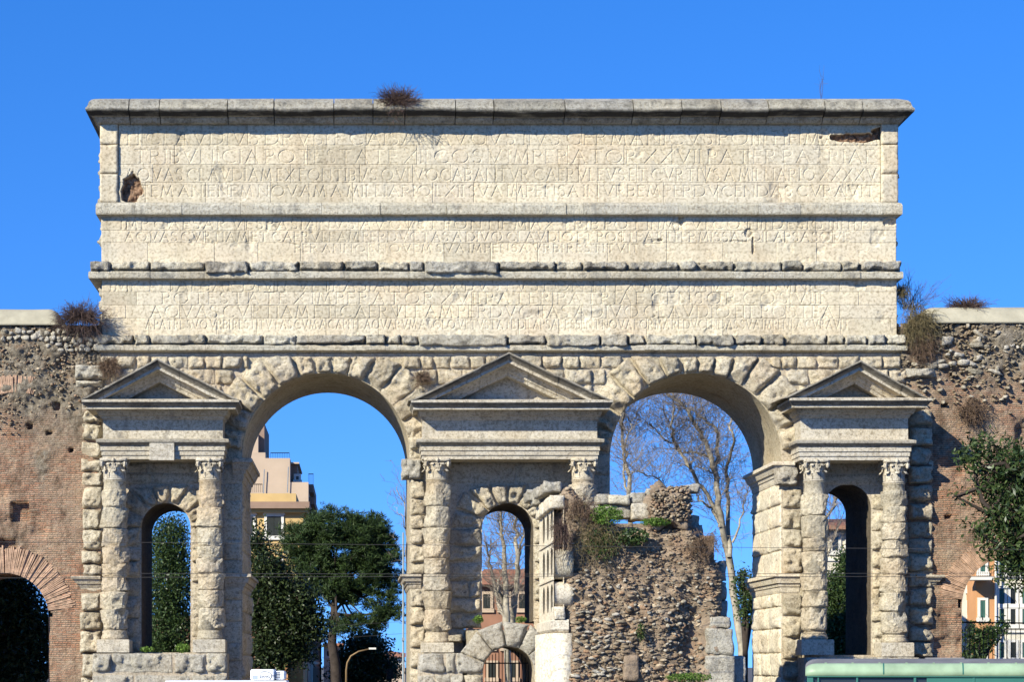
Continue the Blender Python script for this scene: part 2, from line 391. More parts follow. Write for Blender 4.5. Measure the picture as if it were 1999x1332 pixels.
M = {}
M['attic'] = travertine('attic_travertine', (0.63, 0.565, 0.43), (0.56, 0.495, 0.37), (0.55, 0.445, 0.31), 0.10, (0.36, 0.33, 0.27), 0.10, 0.22, True, streak=0.45, pits=0.30, grain=0.2)
M['band'] = travertine('band_travertine', (0.60, 0.56, 0.455), (0.50, 0.465, 0.375), (0.50, 0.43, 0.32), 0.30, (0.16, 0.155, 0.14), 0.7, 0.18)
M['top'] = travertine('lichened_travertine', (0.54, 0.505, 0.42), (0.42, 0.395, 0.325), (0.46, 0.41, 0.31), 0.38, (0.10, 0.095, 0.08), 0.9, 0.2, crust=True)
M['rust'] = travertine('rough_travertine', (0.64, 0.575, 0.445), (0.54, 0.475, 0.355), (0.56, 0.43, 0.28), 0.16, (0.20, 0.18, 0.155), 0.85, 0.22)
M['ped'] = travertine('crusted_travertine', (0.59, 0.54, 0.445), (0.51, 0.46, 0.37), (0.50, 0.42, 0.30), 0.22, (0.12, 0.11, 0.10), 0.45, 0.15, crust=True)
M['core'] = travertine('wall_travertine', (0.56, 0.49, 0.385), (0.46, 0.40, 0.31), (0.44, 0.34, 0.23), 0.18, (0.17, 0.15, 0.12), 0.6, 0.05)
M['soffit'] = travertine('soffit_travertine', (0.53, 0.465, 0.34), (0.45, 0.39, 0.275), (0.44, 0.345, 0.22), 0.22, (0.12, 0.10, 0.07), 0.6, 0.05)
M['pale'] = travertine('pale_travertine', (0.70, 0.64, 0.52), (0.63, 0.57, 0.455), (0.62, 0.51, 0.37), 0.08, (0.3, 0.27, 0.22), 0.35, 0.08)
M['greystone'] = travertine('grey_travertine', (0.60, 0.565, 0.485), (0.49, 0.46, 0.39), (0.49, 0.42, 0.32), 0.26, (0.15, 0.14, 0.125), 1.0, 0.2)
M['brick'] = brickmat('old_brick')
M['rubble'] = rubblemat('rubble_core')
M['whitestone'] = travertine('white_rubble_stone', (0.62, 0.57, 0.48), (0.5, 0.46, 0.38), (0.5, 0.42, 0.31), 0.1, (0.2, 0.18, 0.15), 0.8, 0.45)
M['archbrick'] = flat('arch_brick', (0.41, 0.265, 0.175), 0.9, 0, 0.45, 4.0, 0.6)
M['coping'] = flat('coping_mortar', (0.36, 0.325, 0.235), 0.9, 0, 0.22, 1.2, 0.5)
M['hole'] = flat('dark_recess', (0.06, 0.05, 0.04), 0.95)
M['bark'] = flat('grey_bark', (0.30, 0.265, 0.205), 0.9, 0, 0.45, 2.5, 0.8)
M['twig'] = flat('twig_bark', (0.235, 0.195, 0.155), 0.9, 0, 0.3, 2.0, 0)
M['pinebark'] = flat('pine_bark', (0.045, 0.034, 0.027), 0.95, 0, 0.4, 3.0, 0.8)
M['pine'] = leafmat('pine_needles', (0.010, 0.024, 0.008), (0.065, 0.105, 0.028), 0.12)
M['oak'] = leafmat('holm_oak_leaves', (0.012, 0.022, 0.010), (0.06, 0.085, 0.03), 0.15, 0.4)
M['laurel'] = leafmat('laurel_leaves', (0.016, 0.034, 0.012), (0.085, 0.12, 0.038), 0.2, 0.38)
M['ivy'] = leafmat('hedge_leaves', (0.016, 0.034, 0.011), (0.075, 0.115, 0.034), 0.2, 0.4)
M['herb'] = leafmat('fresh_herb', (0.07, 0.14, 0.025), (0.20, 0.32, 0.06), 0.35, 0.6)
M['dry'] = leafmat('dry_stems', (0.10, 0.068, 0.045), (0.25, 0.165, 0.11), 0.1, 0.9)
M['drydark'] = leafmat('dark_dry_stems', (0.055, 0.036, 0.032), (0.16, 0.105, 0.085), 0.1, 0.9)
M['drygreen'] = leafmat('olive_dry_stems', (0.10, 0.085, 0.04), (0.27, 0.21, 0.11), 0.1, 0.9)
M['beige'] = flat('beige_plaster', (0.47, 0.36, 0.26), 0.9, 0, 0.10, 0.5, 0.1)
M['beigedark'] = flat('brown_plaster', (0.27, 0.18, 0.13), 0.9, 0, 0.15, 0.6, 0.1)
M['ochre'] = flat('ochre_plaster', (0.52, 0.36, 0.155), 0.9, 0, 0.14, 0.5, 0.1)
M['orange'] = flat('orange_plaster', (0.52, 0.27, 0.125), 0.9, 0, 0.12, 0.6, 0.1)
M['cream'] = flat('cream_plaster', (0.66, 0.60, 0.47), 0.9, 0, 0.10, 0.5, 0.1)
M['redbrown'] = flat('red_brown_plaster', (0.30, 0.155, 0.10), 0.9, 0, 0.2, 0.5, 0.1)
M['whitetrim'] = flat('white_trim', (0.66, 0.63, 0.56), 0.8, 0, 0.08, 1.0, 0.05)
M['shutter'] = flat('dark_shutter', (0.022, 0.026, 0.024), 0.6, 0, 0.2, 2.0, 0.05)
M['greenshut'] = flat('green_shutter', (0.045, 0.115, 0.095), 0.6, 0, 0.15, 2.0, 0.05)
M['tile'] = flat('roof_tile', (0.30, 0.13, 0.07), 0.9, 0, 0.35, 3.0, 0.5)
M['iron'] = flat('black_iron', (0.02, 0.02, 0.02), 0.5, 0.6, 0.2, 4, 0)
M['steel'] = flat('galvanised_steel', (0.22, 0.25, 0.28), 0.6, 0.2, 0.1, 4, 0)
M['wire'] = flat('wire_metal', (0.07, 0.065, 0.06), 0.6, 0.3, 0.1, 4, 0)
M['lampbrown'] = flat('brown_lamp_paint', (0.20, 0.13, 0.06), 0.5, 0.2, 0.1, 4, 0)
M['white'] = flat('white_van_paint', (0.78, 0.79, 0.80), 0.35, 0, 0.03, 1, 0)
M['ink'] = flat('blue_black_print', (0.02, 0.025, 0.05), 0.5, 0, 0, 1, 0)
M['inkgrey'] = flat('grey_print', (0.35, 0.40, 0.46), 0.5, 0, 0, 1, 0)
M['tramgreen'] = flat('tram_light_green', (0.245, 0.335, 0.215), 0.42, 0, 0.22, 2.2, 0.08)
M['tramdark'] = flat('tram_dark_green', (0.035, 0.13, 0.105), 0.4, 0, 0.12, 1.2, 0.05)
M['tramroof'] = flat('tram_grey_roof', (0.16, 0.155, 0.155), 0.8, 0, 0.2, 2.0, 0.2)
M['rubber'] = flat('black_rubber', (0.02, 0.02, 0.02), 0.8, 0, 0.2, 3, 0)
def glassmat():
    m, nt, b = nodes('dark_window_glass'); b.inputs['Base Color'].default_value = (0.02, 0.025, 0.028, 1); b.inputs['Roughness'].default_value = 0.08; b.inputs['Specular IOR Level'].default_value = 0.6
    return m
M['glass'] = glassmat()
M['asphalt'] = flat('asphalt', (0.055, 0.053, 0.05), 0.95, 0, 0.25, 1.5, 0.5)
M['paving'] = flat('basalt_paving', (0.10, 0.095, 0.088), 0.9, 0, 0.25, 2.0, 0.4)

M['holeshade'] = flat('hole_shade_lining', (0.10, 0.088, 0.07), 0.95, 0, 0.3, 3.0, 0.3)  # shade inside the tomb's round holes, painted as a dark lining
M['tanrubble'] = travertine('tan_rubble', (0.40, 0.345, 0.255), (0.30, 0.25, 0.18), (0.36, 0.24, 0.14), 0.2, (0.10, 0.085, 0.065), 0.9, 0.1)
M['crustblock'] = travertine('blackened_travertine', (0.58, 0.545, 0.46), (0.46, 0.43, 0.355), (0.42, 0.36, 0.27), 0.38, (0.075, 0.07, 0.064), 0.9, 0.2)
M['nicheshade'] = travertine('niche_shade_travertine', (0.17, 0.14, 0.10), (0.12, 0.10, 0.075), (0.13, 0.095, 0.06), 0.4, (0.05, 0.042, 0.033), 0.6, 0.05)  # deep shade of the niche interiors, put into the stone colour

# ------------------------------------------------------------------ ground
def sheet(name, x0, x1, y0, y1, z, mat, n=2):
    xs = np.linspace(x0, x1, n); ys = np.linspace(y0, y1, n); A, B = np.meshgrid(xs, ys)
    V = np.stack([A, B, np.full_like(A, z)], -1).reshape(-1, 3)
    return tag(mk(name, V, gridfaces(n, n), mat, None, False), kind='structure')
sheet('ground', -1500, 1500, -400, 2600, GZ - 0.008, M['paving'])
sheet('road', -400, 400, -75, -14, GZ - 0.004, M['asphalt'])
sheet('street', -15.0, -5.5, 10, 400, GZ - 0.004, M['asphalt'])

# ------------------------------------------------------------------ the gate
GD = 6.2
gate = empty('city_gate', (0, 3, GZ), 'cream travertine Roman gate with two tall arches and carved Latin inscriptions', 'gate')
R = np.random.default_rng(7)

# inscription letters as engraved strokes: (width, list of polylines), unit cap height
def arc(cx, cy, r, a0, a1, n=9, ry=None):
    t = np.radians(np.linspace(a0, a1, n)); return [(cx + r * math.cos(a), cy + (ry or r) * math.sin(a)) for a in t]
def st(x, s=0.07): return [[(x, 0), (x, 1)], [(x - s, 0), (x + s, 0)], [(x - s, 1), (x + s, 1)]]
pb = [(0.0, 1)] + arc(.22, .75, .25, 90, -90) + [(.05, .5)]
GL = {
 'A': (.78, [[(0, 0), (.39, 1), (.78, 0)], [(.16, .38), (.62, .38)], [(-.06, 0), (.06, 0)], [(.72, 0), (.84, 0)]]),
 'B': (.52, st(0) + [[(0, 1)] + arc(.24, .76, .24, 90, -90) + [(0, .52)], [(.2, .52)] + arc(.25, .26, .26, 90, -90) + [(0, 0)]]),
 'C': (.80, [arc(.48, .5, .48, 48, 312, 13, .5)]),
 'D': (.80, st(0) + [[(0, 1)] + arc(.32, .5, .48, 90, -90, 11, .5) + [(0, 0)]]),
 'E': (.45, [[(0, 0), (0, 1)], [(-.05, 1), (.43, 1)], [(0, .52), (.38, .52)], [(-.05, 0), (.46, 0)]]),
 'F': (.43, st(0) + [[(0, 1), (.43, 1)], [(0, .52), (.36, .52)]]),
 'G': (.82, [arc(.48, .5, .48, 48, 315, 13, .5), [(.82, .42), (.82, .12)]]),
 'I': (.02, st(0)), 'L': (.45, [[(0, 1), (0, 0)], [(-.06, 1), (.06, 1)], [(-.05, 0), (.46, 0)]]),
 'M': (.92, [[(.02, 0), (.16, 1), (.46, .08), (.76, 1), (.90, 0)], [(-.04, 0), (.08, 0)], [(.84, 0), (.96, 0)]]),
 'N': (.74, [[(0, 0), (0, 1), (.74, 0), (.74, 1)], [(-.06, 0), (.06, 0)]]),
 'O': (.98, [arc(.49, .5, .49, 0, 360, 17, .5)]), 'Q': (.98, [arc(.49, .5, .49, 0, 360, 17, .5), [(.55, .04), (.85, -.12), (1.15, -.18)]]),
 'P': (.46, st(0) + [pb]), 'R': (.60, st(0) + [pb, [(.2, .5), (.42, .14), (.62, 0)]]),
 'S': (.48, [arc(.24, .76, .23, 25, 270, 9, .24) + arc(.24, .26, .25, 90, -155, 9, .26)]),
 'T': (.70, [[(0, 1), (.70, 1)], [(.35, 1), (.35, 0)], [(.28, 0), (.42, 0)]]),
 'V': (.76, [[(0, 1), (.38, 0), (.76, 1)], [(-.06, 1), (.06, 1)], [(.70, 1), (.82, 1)]]),
 'X': (.74, [[(0, 0), (.74, 1)], [(0, 1), (.74, 0)]]),
}
def text_segments(txt, px0, px1, py0, py1):
    """strokes of one line fitted between two photo columns, in facade metres"""
    h = Z(py0) - Z(py1); z0 = Z(py1); x0, x1 = X(px0), X(px1)
    tot = 0; lay = []
    for ch in txt:
        if ch == ' ': tot += 0.20; continue
        w, s = GL[ch]; lay.append((tot + .1, s)); tot += w + 0.30
    k = (x1 - x0) / tot; kx = min(k, h * 1.25)
    segs = []
    for o, s in lay:
        for pl in s:
            q = [(x0 + (o) * k + a * kx, z0 + b * h) for a, b in pl]
            segs += [(q[i], q[i + 1]) for i in range(len(q) - 1)]
    return segs

LINES1 = [('TI CLAVDIVS DRVSI F CAISAR AVGVSTVS GERMANICVS PONTIF MAXIM', 236, 1722, 254, 281),
          ('TRIBVNICIA POTESTATE XII COS V IMPERATOR XXVII PATER PATRIAE', 260, 1714, 291, 317),
          ('AQVAS CLAVDIAM EX FONTIBVS QVI VOCABANTVR CAERVLEVS ET CVRTIVS A MILLIARIO XXXXV', 243, 1716, 328, 351),
          ('ITEM ANIENEM NOVAM A MILLIARIO LXII SVA IMPENSA IN VRBEM PERDVCENDAS CVRAVIT', 262, 1714, 361, 382)]
LINES2 = [('IMP CAESAR VESPASIANVS AVGVST PONTIF MAX TRIB POT II IMP VI COS III DESIG IIII P P', 235, 1700, 428, 447),
          ('AQVAS CVRTIAM ET CAERVLEAM PERDVCTAS A DIVO CLAVDIO ET POSTEA INTERMISSAS DILAPSASQVE', 243, 1662, 453, 471),
          ('PER ANNOS NOVEM SVA IMPENSA VRBI RESTITVIT', 575, 1252, 477, 492)]
LINES3 = [('IMP T CAESAR DIVI F VESPASIANVS AVGVSTVS PONTIFEX MAXIMVS TRIBVNIC', 214, 1618, 544, 568),
          ('POTESTATE X IMPERATOR XVII PATER PATRIAE CENSOR COS VIII', 315, 1610, 571, 593),
          ('AQVAS CVRTIAM ET CAERVLEAM PERDVCTAS A DIVO CLAVDIO ET POSTEA', 292, 1632, 597, 620),
          ('A PATRE SVO VRBI RESTITVTAS CVM A CAPITE AQVARVM A SOLO VETVSTATE DILAPSAE ESSENT NOVA FORMA REDVCENDAS SVA IMPENSA CVRAVIT', 284, 1660, 625, 642)]

def attic_tier(parent, px0, px1, py0, py1, Y, courses, lines, seed, bw=112, damages=()):
    g = 0.020
    x0, x1, z0, z1 = X(px0, Y), X(px1, Y), Z(py1, Y), Z(py0, Y)
    nx = int(round((x1 - x0) / g)) + 1; nz = int(round((z1 - z0) / g)) + 1
    xs = np.linspace(x0, x1, nx); zs = np.linspace(z0, z1, nz)
    A, B = np.meshgrid(xs, zs)
    q = np.stack([A, np.full_like(A, seed * 3.3), B], -1)
    big = fbm(q * 0.9, 3, seed); fine = fbm(q * 5.5, 2, seed + 1); veryfine = vnoise(q * 21.0, seed + 2)
    dep = 0.010 * big + 0.006 * fine + 0.002 * veryfine
    chip = np.clip(fbm(q * 1.4 + 31, 4, seed + 5) - 0.52, 0, 1); dep += 0.13 * chip           # spalls
    dx = xs[1] - xs[0]; dz = zs[1] - zs[0]; hw = 0.027
    gro = np.zeros_like(A)
    for ln in lines:
        for (ax, az), (bx, bz) in text_segments(*ln):
            i0 = max(0, int((min(ax, bx) - hw - x0) / dx)); i1 = min(nx, int((max(ax, bx) + hw - x0) / dx) + 2)
            j0 = max(0, int((min(az, bz) - hw - z0) / dz)); j1 = min(nz, int((max(az, bz) + hw - z0) / dz) + 2)
            if i1 <= i0 or j1 <= j0: continue
            sx, sz = A[j0:j1, i0:i1], B[j0:j1, i0:i1]
            ll = (bx - ax) ** 2 + (bz - az) ** 2 + 1e-12
            t = np.clip(((sx - ax) * (bx - ax) + (sz - az) * (bz - az)) / ll, 0, 1)
            d = np.hypot(sx - ax - t * (bx - ax), sz - az - t * (bz - az))
            w = np.clip(1 - d / hw, 0, 1)
            gro[j0:j1, i0:i1] = np.maximum(gro[j0:j1, i0:i1], w)
    wear = np.clip(0.95 + 0.35 * fbm(q * 0.8 + 77, 2, seed + 9), 0.22, 1.0)
    dep += 0.037 * gro * wear
    dmg = np.zeros_like(A)
    for (dpx, dpy, rx, ry, deep, *fl) in damages:
        cx_, cz_ = X(dpx, Y), Z(dpy, Y)
        dd = np.hypot((A - cx_) / S(rx), (B - cz_) / S(ry)) + 0.35 * fbm(q * 3.0 + 5, 3, seed + 11)
        k = np.clip((1.0 - dd) / 0.12, 0, 1); dep = dep * (1 - k) + k * (deep + 0.10 * fbm(q * 4.5, 3, seed + 13)); dmg = np.maximum(dmg, 0 if fl else k)
    # courses and joints, snapped to the grid
    rows = [int(round((Z(c, Y) - z0) / dz)) for c in courses]; rows = sorted(set([0] + rows + [nz - 1]))
    rg = np.random.default_rng(seed)
    for ri in range(len(rows) - 1):
        j0, j1 = rows[ri], rows[ri + 1]
        cuts = [0]; x = rg.uniform(0.4, 1.0) * bw
        while x < (px1 - px0) - 45:
            cuts.append(int(x / (px1 - px0) * (nx - 1))); x += rg.uniform(0.65, 1.45) * bw
        cuts.append(nx - 1)
        for ci in range(len(cuts) - 1):
            i0, i1 = cuts[ci], cuts[ci + 1]
            sub = dep[j0:j1 + 1, i0:i1 + 1].copy() + rg.normal(0, 0.005)
            jd = 0.010 + 0.018 * rg.random()
            sub[0, :] += jd; sub[-1, :] += jd; sub[:, 0] += jd * 1.2; sub[:, -1] += jd * 1.2
            V = np.stack([A[j0:j1 + 1, i0:i1 + 1], Y + sub, B[j0:j1 + 1, i0:i1 + 1]], -1)
            b = mk('ashlar_block', V.reshape(-1, 3), gridfaces(i1 - i0 + 1, j1 - j0 + 1), M['attic'], parent)
            sd = dmg[j0:j1 + 1, i0:i1 + 1]
            if sd.max() > 0.01: attr(b, 'damage', sd)

# attic body behind the facing blocks
mb = MB()
for (a, b_, t, u) in ((196, 1752, 232, 400), (198, 1750, 400, 530), (199, 1751, 530, 700)):
    mb.box(X(a), X(b_), 0.62, GD, Z(u), Z(t))
attic = mb.build('attic', M['core'], gate)
attic_tier(attic, 231, 1719, 240, 397, 0.10, [283, 321, 356], LINES1, 11, damages=[(255, 368, 20, 34, 0.30), (1668, 268, 62, 9, 0.22), (1730, 262, 26, 14, 0.30)])
attic_tier(attic, 198, 1750, 418, 514, 0.0, [450, 474], LINES2, 23, damages=[(1330, 424, 5, 14, 0.16, 1), (1470, 482, 3, 18, 0.12, 1), (1440, 471, 32, 2.5, 0.08, 1), (1288, 468, 6, 3, 0.15, 1), (1460, 455, 10, 8, .06, 1), (1738, 434, 14, 9, .12, 1)])
attic_tier(attic, 199, 1751, 543, 658, 0.0, [570, 596, 622], LINES3, 37)
# border strips left and right of the first tier: separate stones, a little proud of the panel
for a, b_ in ((195, 231), (1719, 1753)):
    ys = [240, 283, 340, 397]
    for i in range(3): fblock('ashlar_block', a, b_, ys[i], ys[i + 1], 0.12, 0.14, M['attic'], attic, bevel=0.02, facet=False, chips=0.02, rough=0.012, gap=0.004, wob=0.006)
# rough stones that stand out along the left and right edges of the attic
for py0, py1 in ((285, 318), (322, 350), (352, 378), (380, 398), (425, 450), (455, 480), (552, 578), (580, 606), (608, 640)):
    xa = 196
    c = [np.array((X(xa) + 0.02, y, Z(p))) for p, y in ((py1, 1.2), (py1, 0.15), (py0, 0.15), (py0, 1.2))]
    block('side_block', c, (-1, 0, 0), 0.13, M['band'], attic, bevel=0.12, rough=0.07)
    c = [np.array((X(1751) - 0.02, y, Z(p))) for p, y in ((py1, 0.15), (py1, 1.2), (py0, 1.2), (py0, 0.15))]
    block('side_block', c, (1, 0, 0), 0.10, M['band'], attic, bevel=0.12, rough=0.07)

# top cornice: a run of stones with open joints
def stones_run(name, parent, px0, px1, y0, yb, prof, mat, cuts, rough, side=1.0, seg=0.16, gap=0.022, zj=0.02, pj=0.03, crust=None):
    ed = [px0] + list(cuts) + [px1]
    for i in range(len(ed) - 1):
        L, Rr = i == 0, i == len(ed) - 2
        dz = R.normal(0, zj); dp = R.normal(0, pj)
        pr = [(max(0.0, p + (dp if p > 0.3 * max(q for q, _ in prof) else 0)), z + (dz if p > 0.2 else 0)) for p, z in prof]
        moulding(name, X(ed[i]) + (0 if L else gap / 2), X(ed[i + 1]) - (0 if Rr else gap / 2), y0, yb, pr, mat, parent, side, L, Rr, seg, rough, crust=crust, smooth=False)
top = MB().box(X(196), X(1753), 0.11, GD - .1, Z(242), Z(200)).build('top_cornice', M['core'], gate)
zt = lambda py, p: ZC + (VY - py) * (D - p) / F
prof = [(0.0, zt(242, 0)), (0.10, zt(241, .10)), (0.16, zt(239, .16)), (0.30, zt(231, .30)), (0.33, zt(228, .33)), (0.46, zt(226, .46)), (0.48, zt(225, .48)), (0.74, zt(217, .74)), (0.76, zt(216, .76)), (0.79, zt(213, .79)),
        (0.79, zt(209.5, .79)), (0.70, zt(207, .70)), (0.66, zt(204, .66)), (0.60, zt(198, .60)), (0.48, zt(194.5, .48)), (0.30, zt(193, .3)), (0.0, zt(192.5, 0))]
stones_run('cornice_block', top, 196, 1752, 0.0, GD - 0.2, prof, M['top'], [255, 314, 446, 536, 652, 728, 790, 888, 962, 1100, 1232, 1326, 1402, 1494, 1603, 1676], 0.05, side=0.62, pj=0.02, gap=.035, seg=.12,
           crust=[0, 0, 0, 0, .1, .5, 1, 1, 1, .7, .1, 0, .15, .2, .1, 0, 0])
# the three projecting string courses
b1 = MB().box(X(197), X(1751), 0.02, GD - .3, Z(419), Z(395)).build('string_course', M['core'], gate)
prof = [(0.0, zt(424, 0)), (0.10, zt(421, .1)), (0.28, zt(418.5, .28)), (0.30, zt(416, .3)), (0.30, zt(401, .3)), (0.24, zt(397, .24)), (0.0, zt(395, 0))]
stones_run('string_block', b1, 195, 1752, 0.0, GD - 0.4, prof, M['band'], [265, 356, 470, 628, 742, 872, 1003, 1104, 1138, 1322, 1478, 1560, 1640, 1720], 0.018, side=0.45, zj=0.006, pj=0.012, gap=0.012)
def rough_course(pyt, pyb, pym, px0, px1, cuts, seed):
    b = MB().box(X(px0 + 4), X(px1 - 4), 0.02, GD - .3, Z(pyb + 2), Z(pyt + 1)).build('string_course', M['core'], gate)
    prof = [(0.0, zt(pyb + 5, 0)), (0.14, zt(pyb + 2, .14)), (0.30, zt(pyb, .3)), (0.31, zt(pyb - 3, .31)), (0.31, zt(pym + 2, .31)), (0.26, zt(pym, .26)), (0.0, zt(pym - 1, 0))]
    stones_run('string_block', b, px0, px1, 0.0, GD - 0.4, prof, M['band'], cuts, 0.02, side=0.5, zj=0.004, pj=0.01, gap=0.008)
    ed = [px0 - 6] + list(cuts) + [px1 + 6]; rg = np.random.default_rng(seed)
    for i in range(len(ed) - 1):      # eroded upper stones that overhang unevenly
        d = 0.31 + rg.choice([0.03, 0.05, 0.07, 0.10, 0.16], p=[.2, .25, .25, .15, .15])
        low = pym + rg.uniform(0, 3) + (6 if d > .45 else 0)
        fblock('eroded_block', ed[i], ed[i + 1], pyt - rg.uniform(0, 1.5), low, 0.0, d, M['crustblock' if d > .36 else 'band'], b, bevel=0.045, rough=0.045, gap=0.012, res=0.06, wob=0.02, facet=False, chips=0.14)
rough_course(512, 543, 530, 182, 1752, [216, 294, 400, 486, 584, 672, 738, 798, 828, 974, 1084, 1136, 1224, 1322, 1360, 1430, 1524, 1564, 1640, 1676], 5)
rough_course(655, 684, 674, 194, 1760, [262, 292, 402, 514, 578, 714, 752, 782, 816, 990, 1064, 1170, 1224, 1258, 1356, 1432, 1486, 1528, 1612, 1646, 1690, 1728], 6)

# ---- lower storey: wall with the two great arches and the three niches
AL = dict(c=636.0, r=163.5, s=892.0); AR = dict(c=1358.0, r=167.5, s=896.0)
PIER = [(160, 472.5), (799.5, 1190.5), (1525.5, 1822)]
ZT = Z(690); zb = GZ
archparts = []
for A_ in (AL, AR):
    mb = MB(); cx = X(A_['c']); r = S(A_['r'])
    arch_wall(mb, cx - r, cx + r, zb, ZT, cx, r, Z(A_['s']), 0.0, GD, 40, (False, False))
    archparts.append(mb.build('archway', M['soffit'], gate))
NICHE = [dict(c=324, r=48, s=1031, z=1275), dict(c=991, r=50, s=1033, z=1214), dict(c=1654, r=46, s=992, z=1280)]
piers = []
for (a, b_), n_ in zip(PIER, NICHE):
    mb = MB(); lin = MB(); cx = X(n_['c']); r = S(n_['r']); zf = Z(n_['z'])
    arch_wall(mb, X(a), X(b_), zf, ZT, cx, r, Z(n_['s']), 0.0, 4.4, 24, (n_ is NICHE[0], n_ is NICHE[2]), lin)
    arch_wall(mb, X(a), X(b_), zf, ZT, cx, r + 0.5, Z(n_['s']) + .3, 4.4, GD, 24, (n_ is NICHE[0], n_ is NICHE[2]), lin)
    if n_ is not NICHE[1]: mb.box(X(a) + (0 if n_ is NICHE[0] else .003), X(b_) - (0 if n_ is NICHE[2] else .003), 0.0, GD, zb, zf)
    else:
        mb.box(X(a) + .003, X(905), 0.0, GD, zb, zf); mb.box(X(1085), X(b_) - .003, 0.0, GD, zb, zf)
    piers.append(mb.build('pier', M['core'], gate)); lin.build('niche_lining', M['nicheshade'], piers[-1])
# voussoirs of the great arches
def voussoirs(A_, parent, angs, rout, ytop, depth, Y=0.0, name='voussoir', mat=None, rin=None, **k):
    cx, cz, r = X(A_['c'], Y), Z(A_['s'], Y), S(rin or A_['r'], Y); zt_ = Z(ytop, Y); ro = S(rout, Y)
    for i in range(len(angs) - 1):
        a0, a1 = math.radians(angs[i]), math.radians(angs[i + 1])       # from left (180) to right (0)
        def out(a):
            R_ = ro
            if math.sin(a) > 0.05: R_ = min(R_, (zt_ - cz) / math.sin(a))
            return np.array((cx + R_ * math.cos(a), Y, cz + R_ * math.sin(a)))
        def inn(a): return np.array((cx + r * math.cos(a), Y, cz + r * math.sin(a)))
        block(name, [inn(a0), inn(a1), out(a1), out(a0)], (0, -1, 0), depth + R.uniform(-.06, .08), mat or M['rust'], parent, **k)
vk = dict(bevel=0.06, rough=0.085, gap=0.03, wob=0.03, res=0.075, chips=.13)
voussoirs(AL, archparts[0], [176, 163, 150, 137, 123, 109, 97, 86, 75, 63, 50, 37, 25, 13, 4], 236, 695, 0.30, **vk)
voussoirs(AR, archparts[1], [176, 163, 150, 136, 123, 110, 99, 89, 79, 69, 58, 46, 33, 19, 5], 240, 695, 0.34, **vk)
# rusticated courses of the spandrels
def in_ring(px, py):
    for A_ in (AL, AR):
        if math.hypot(px - A_['c'], py - A_['s']) < 236 and py < A_['s'] + 4: return True
    return False
sp = MB().box(X(200), X(1760), -0.005, 0.02, Z(700), Z(690)).build('spandrel_wall', M['core'], gate)
rows = [695, 721, 752, 786, 822]
rg = np.random.default_rng(3)
for i in range(len(rows) - 1):
    x = 198 if i == 0 else 203
    while x < 1790:
        w = rg.uniform(26, 44) if i == 0 else rg.uniform(40, 66)
        x2 = min(x + w, 1760 if i == 0 else 1770)
        if x2 - x < 12: break
        ym = (rows[i] + rows[i + 1]) / 2
        a, b_ = x, x2
        l, rr = in_ring(a, ym), in_ring(b_, ym)
        if not (l and rr):
            # trim against the ring of voussoirs
            while l and b_ - a > 6: a += 2; l = in_ring(a, ym)
            while rr and b_ - a > 6: b_ -= 2; rr = in_ring(b_, ym)
            if b_ - a > 10 and not any(math.hypot((a + b_) / 2 - A_['c'], ym - A_['s']) < A_['r'] + 4 for A_ in (AL, AR)):
                fblock('rusticated_block', a, b_, rows[i], rows[i + 1], 0.0, rg.uniform(0.14, 0.26), M['rust'], sp, bevel=0.06, rough=0.06, gap=0.014, res=0.075)
        x = x2
# pier faces: courses of rough stones either side of each niche, voussoirs over it
def courses(parent, pa, pb_, y0, y1, seed, heights=(26, 42), w=(34, 60), depth=(0.10, 0.30), Y=0.0, **k):
    rg = np.random.default_rng(seed); y = y0
    while y < y1 - 4:
        h = rg.uniform(*heights); ye = y + h if y1 - (y + h) > 16 else y1
        x = pa
        while x < pb_ - 2:
            ww = rg.uniform(*w); xe = x + ww if pb_ - (x + ww) > w[0] * 0.6 else pb_
            fblock('rusticated_block', x, xe, y, ye, Y, rg.uniform(*depth), M['rust'], parent, **k); x = xe
        y = ye
ck = dict(bevel=0.065, rough=0.075, gap=0.014, wob=0.03, res=0.08, chips=.13)
# outer left quoins, one to each side of the columns and behind them
ql = [800, 827, 862, 896, 922, 951, 995, 1035, 1075, 1103, 1126]
for a, b_ in zip(ql[:-1], ql[1:]): fblock('rusticated_block', 160 + R.uniform(-2, 2), 201, a, b_, 0.0, R.uniform(.28, .42), M['rust'], piers[0], **ck)
for a, b_ in ((1157, 1195), (1195, 1232), (1232, 1276), (1276, 1322), (1322, 1370), (1370, 1440)): fblock('rusticated_block', 158 + R.uniform(-2, 2), 201, a, b_, 0.0, R.uniform(.34, .5), M['rust'], piers[0], **ck)
sk = dict(facet=False, bevel=0.05, rough=0.02, gap=0.010, wob=0.01, res=0.14)
courses(piers[0], 203, 274, 1031, 1275, 21, depth=(.12, .3), w=(70, 80), **ck)
courses(piers[0], 374, 436, 1031, 1275, 22, depth=(.12, .3), w=(60, 66), **ck)
courses(piers[0], 437, 472, 800, 1440, 23, (32, 44), (40, 50), (.03, .09), **sk)
courses(piers[0], 204, 436, 903, 946, 24, (20, 24), (70, 100), (.04, .10), **sk)
voussoirs(NICHE[0], piers[0], [180, 156, 132, 108, 84, 60, 36, 12, 0], 104, 947, 0.24, **vk)
courses(piers[0], 160, 474, 1322, 1440, 25, (36, 44), (50, 80), (.1, .2), **ck)
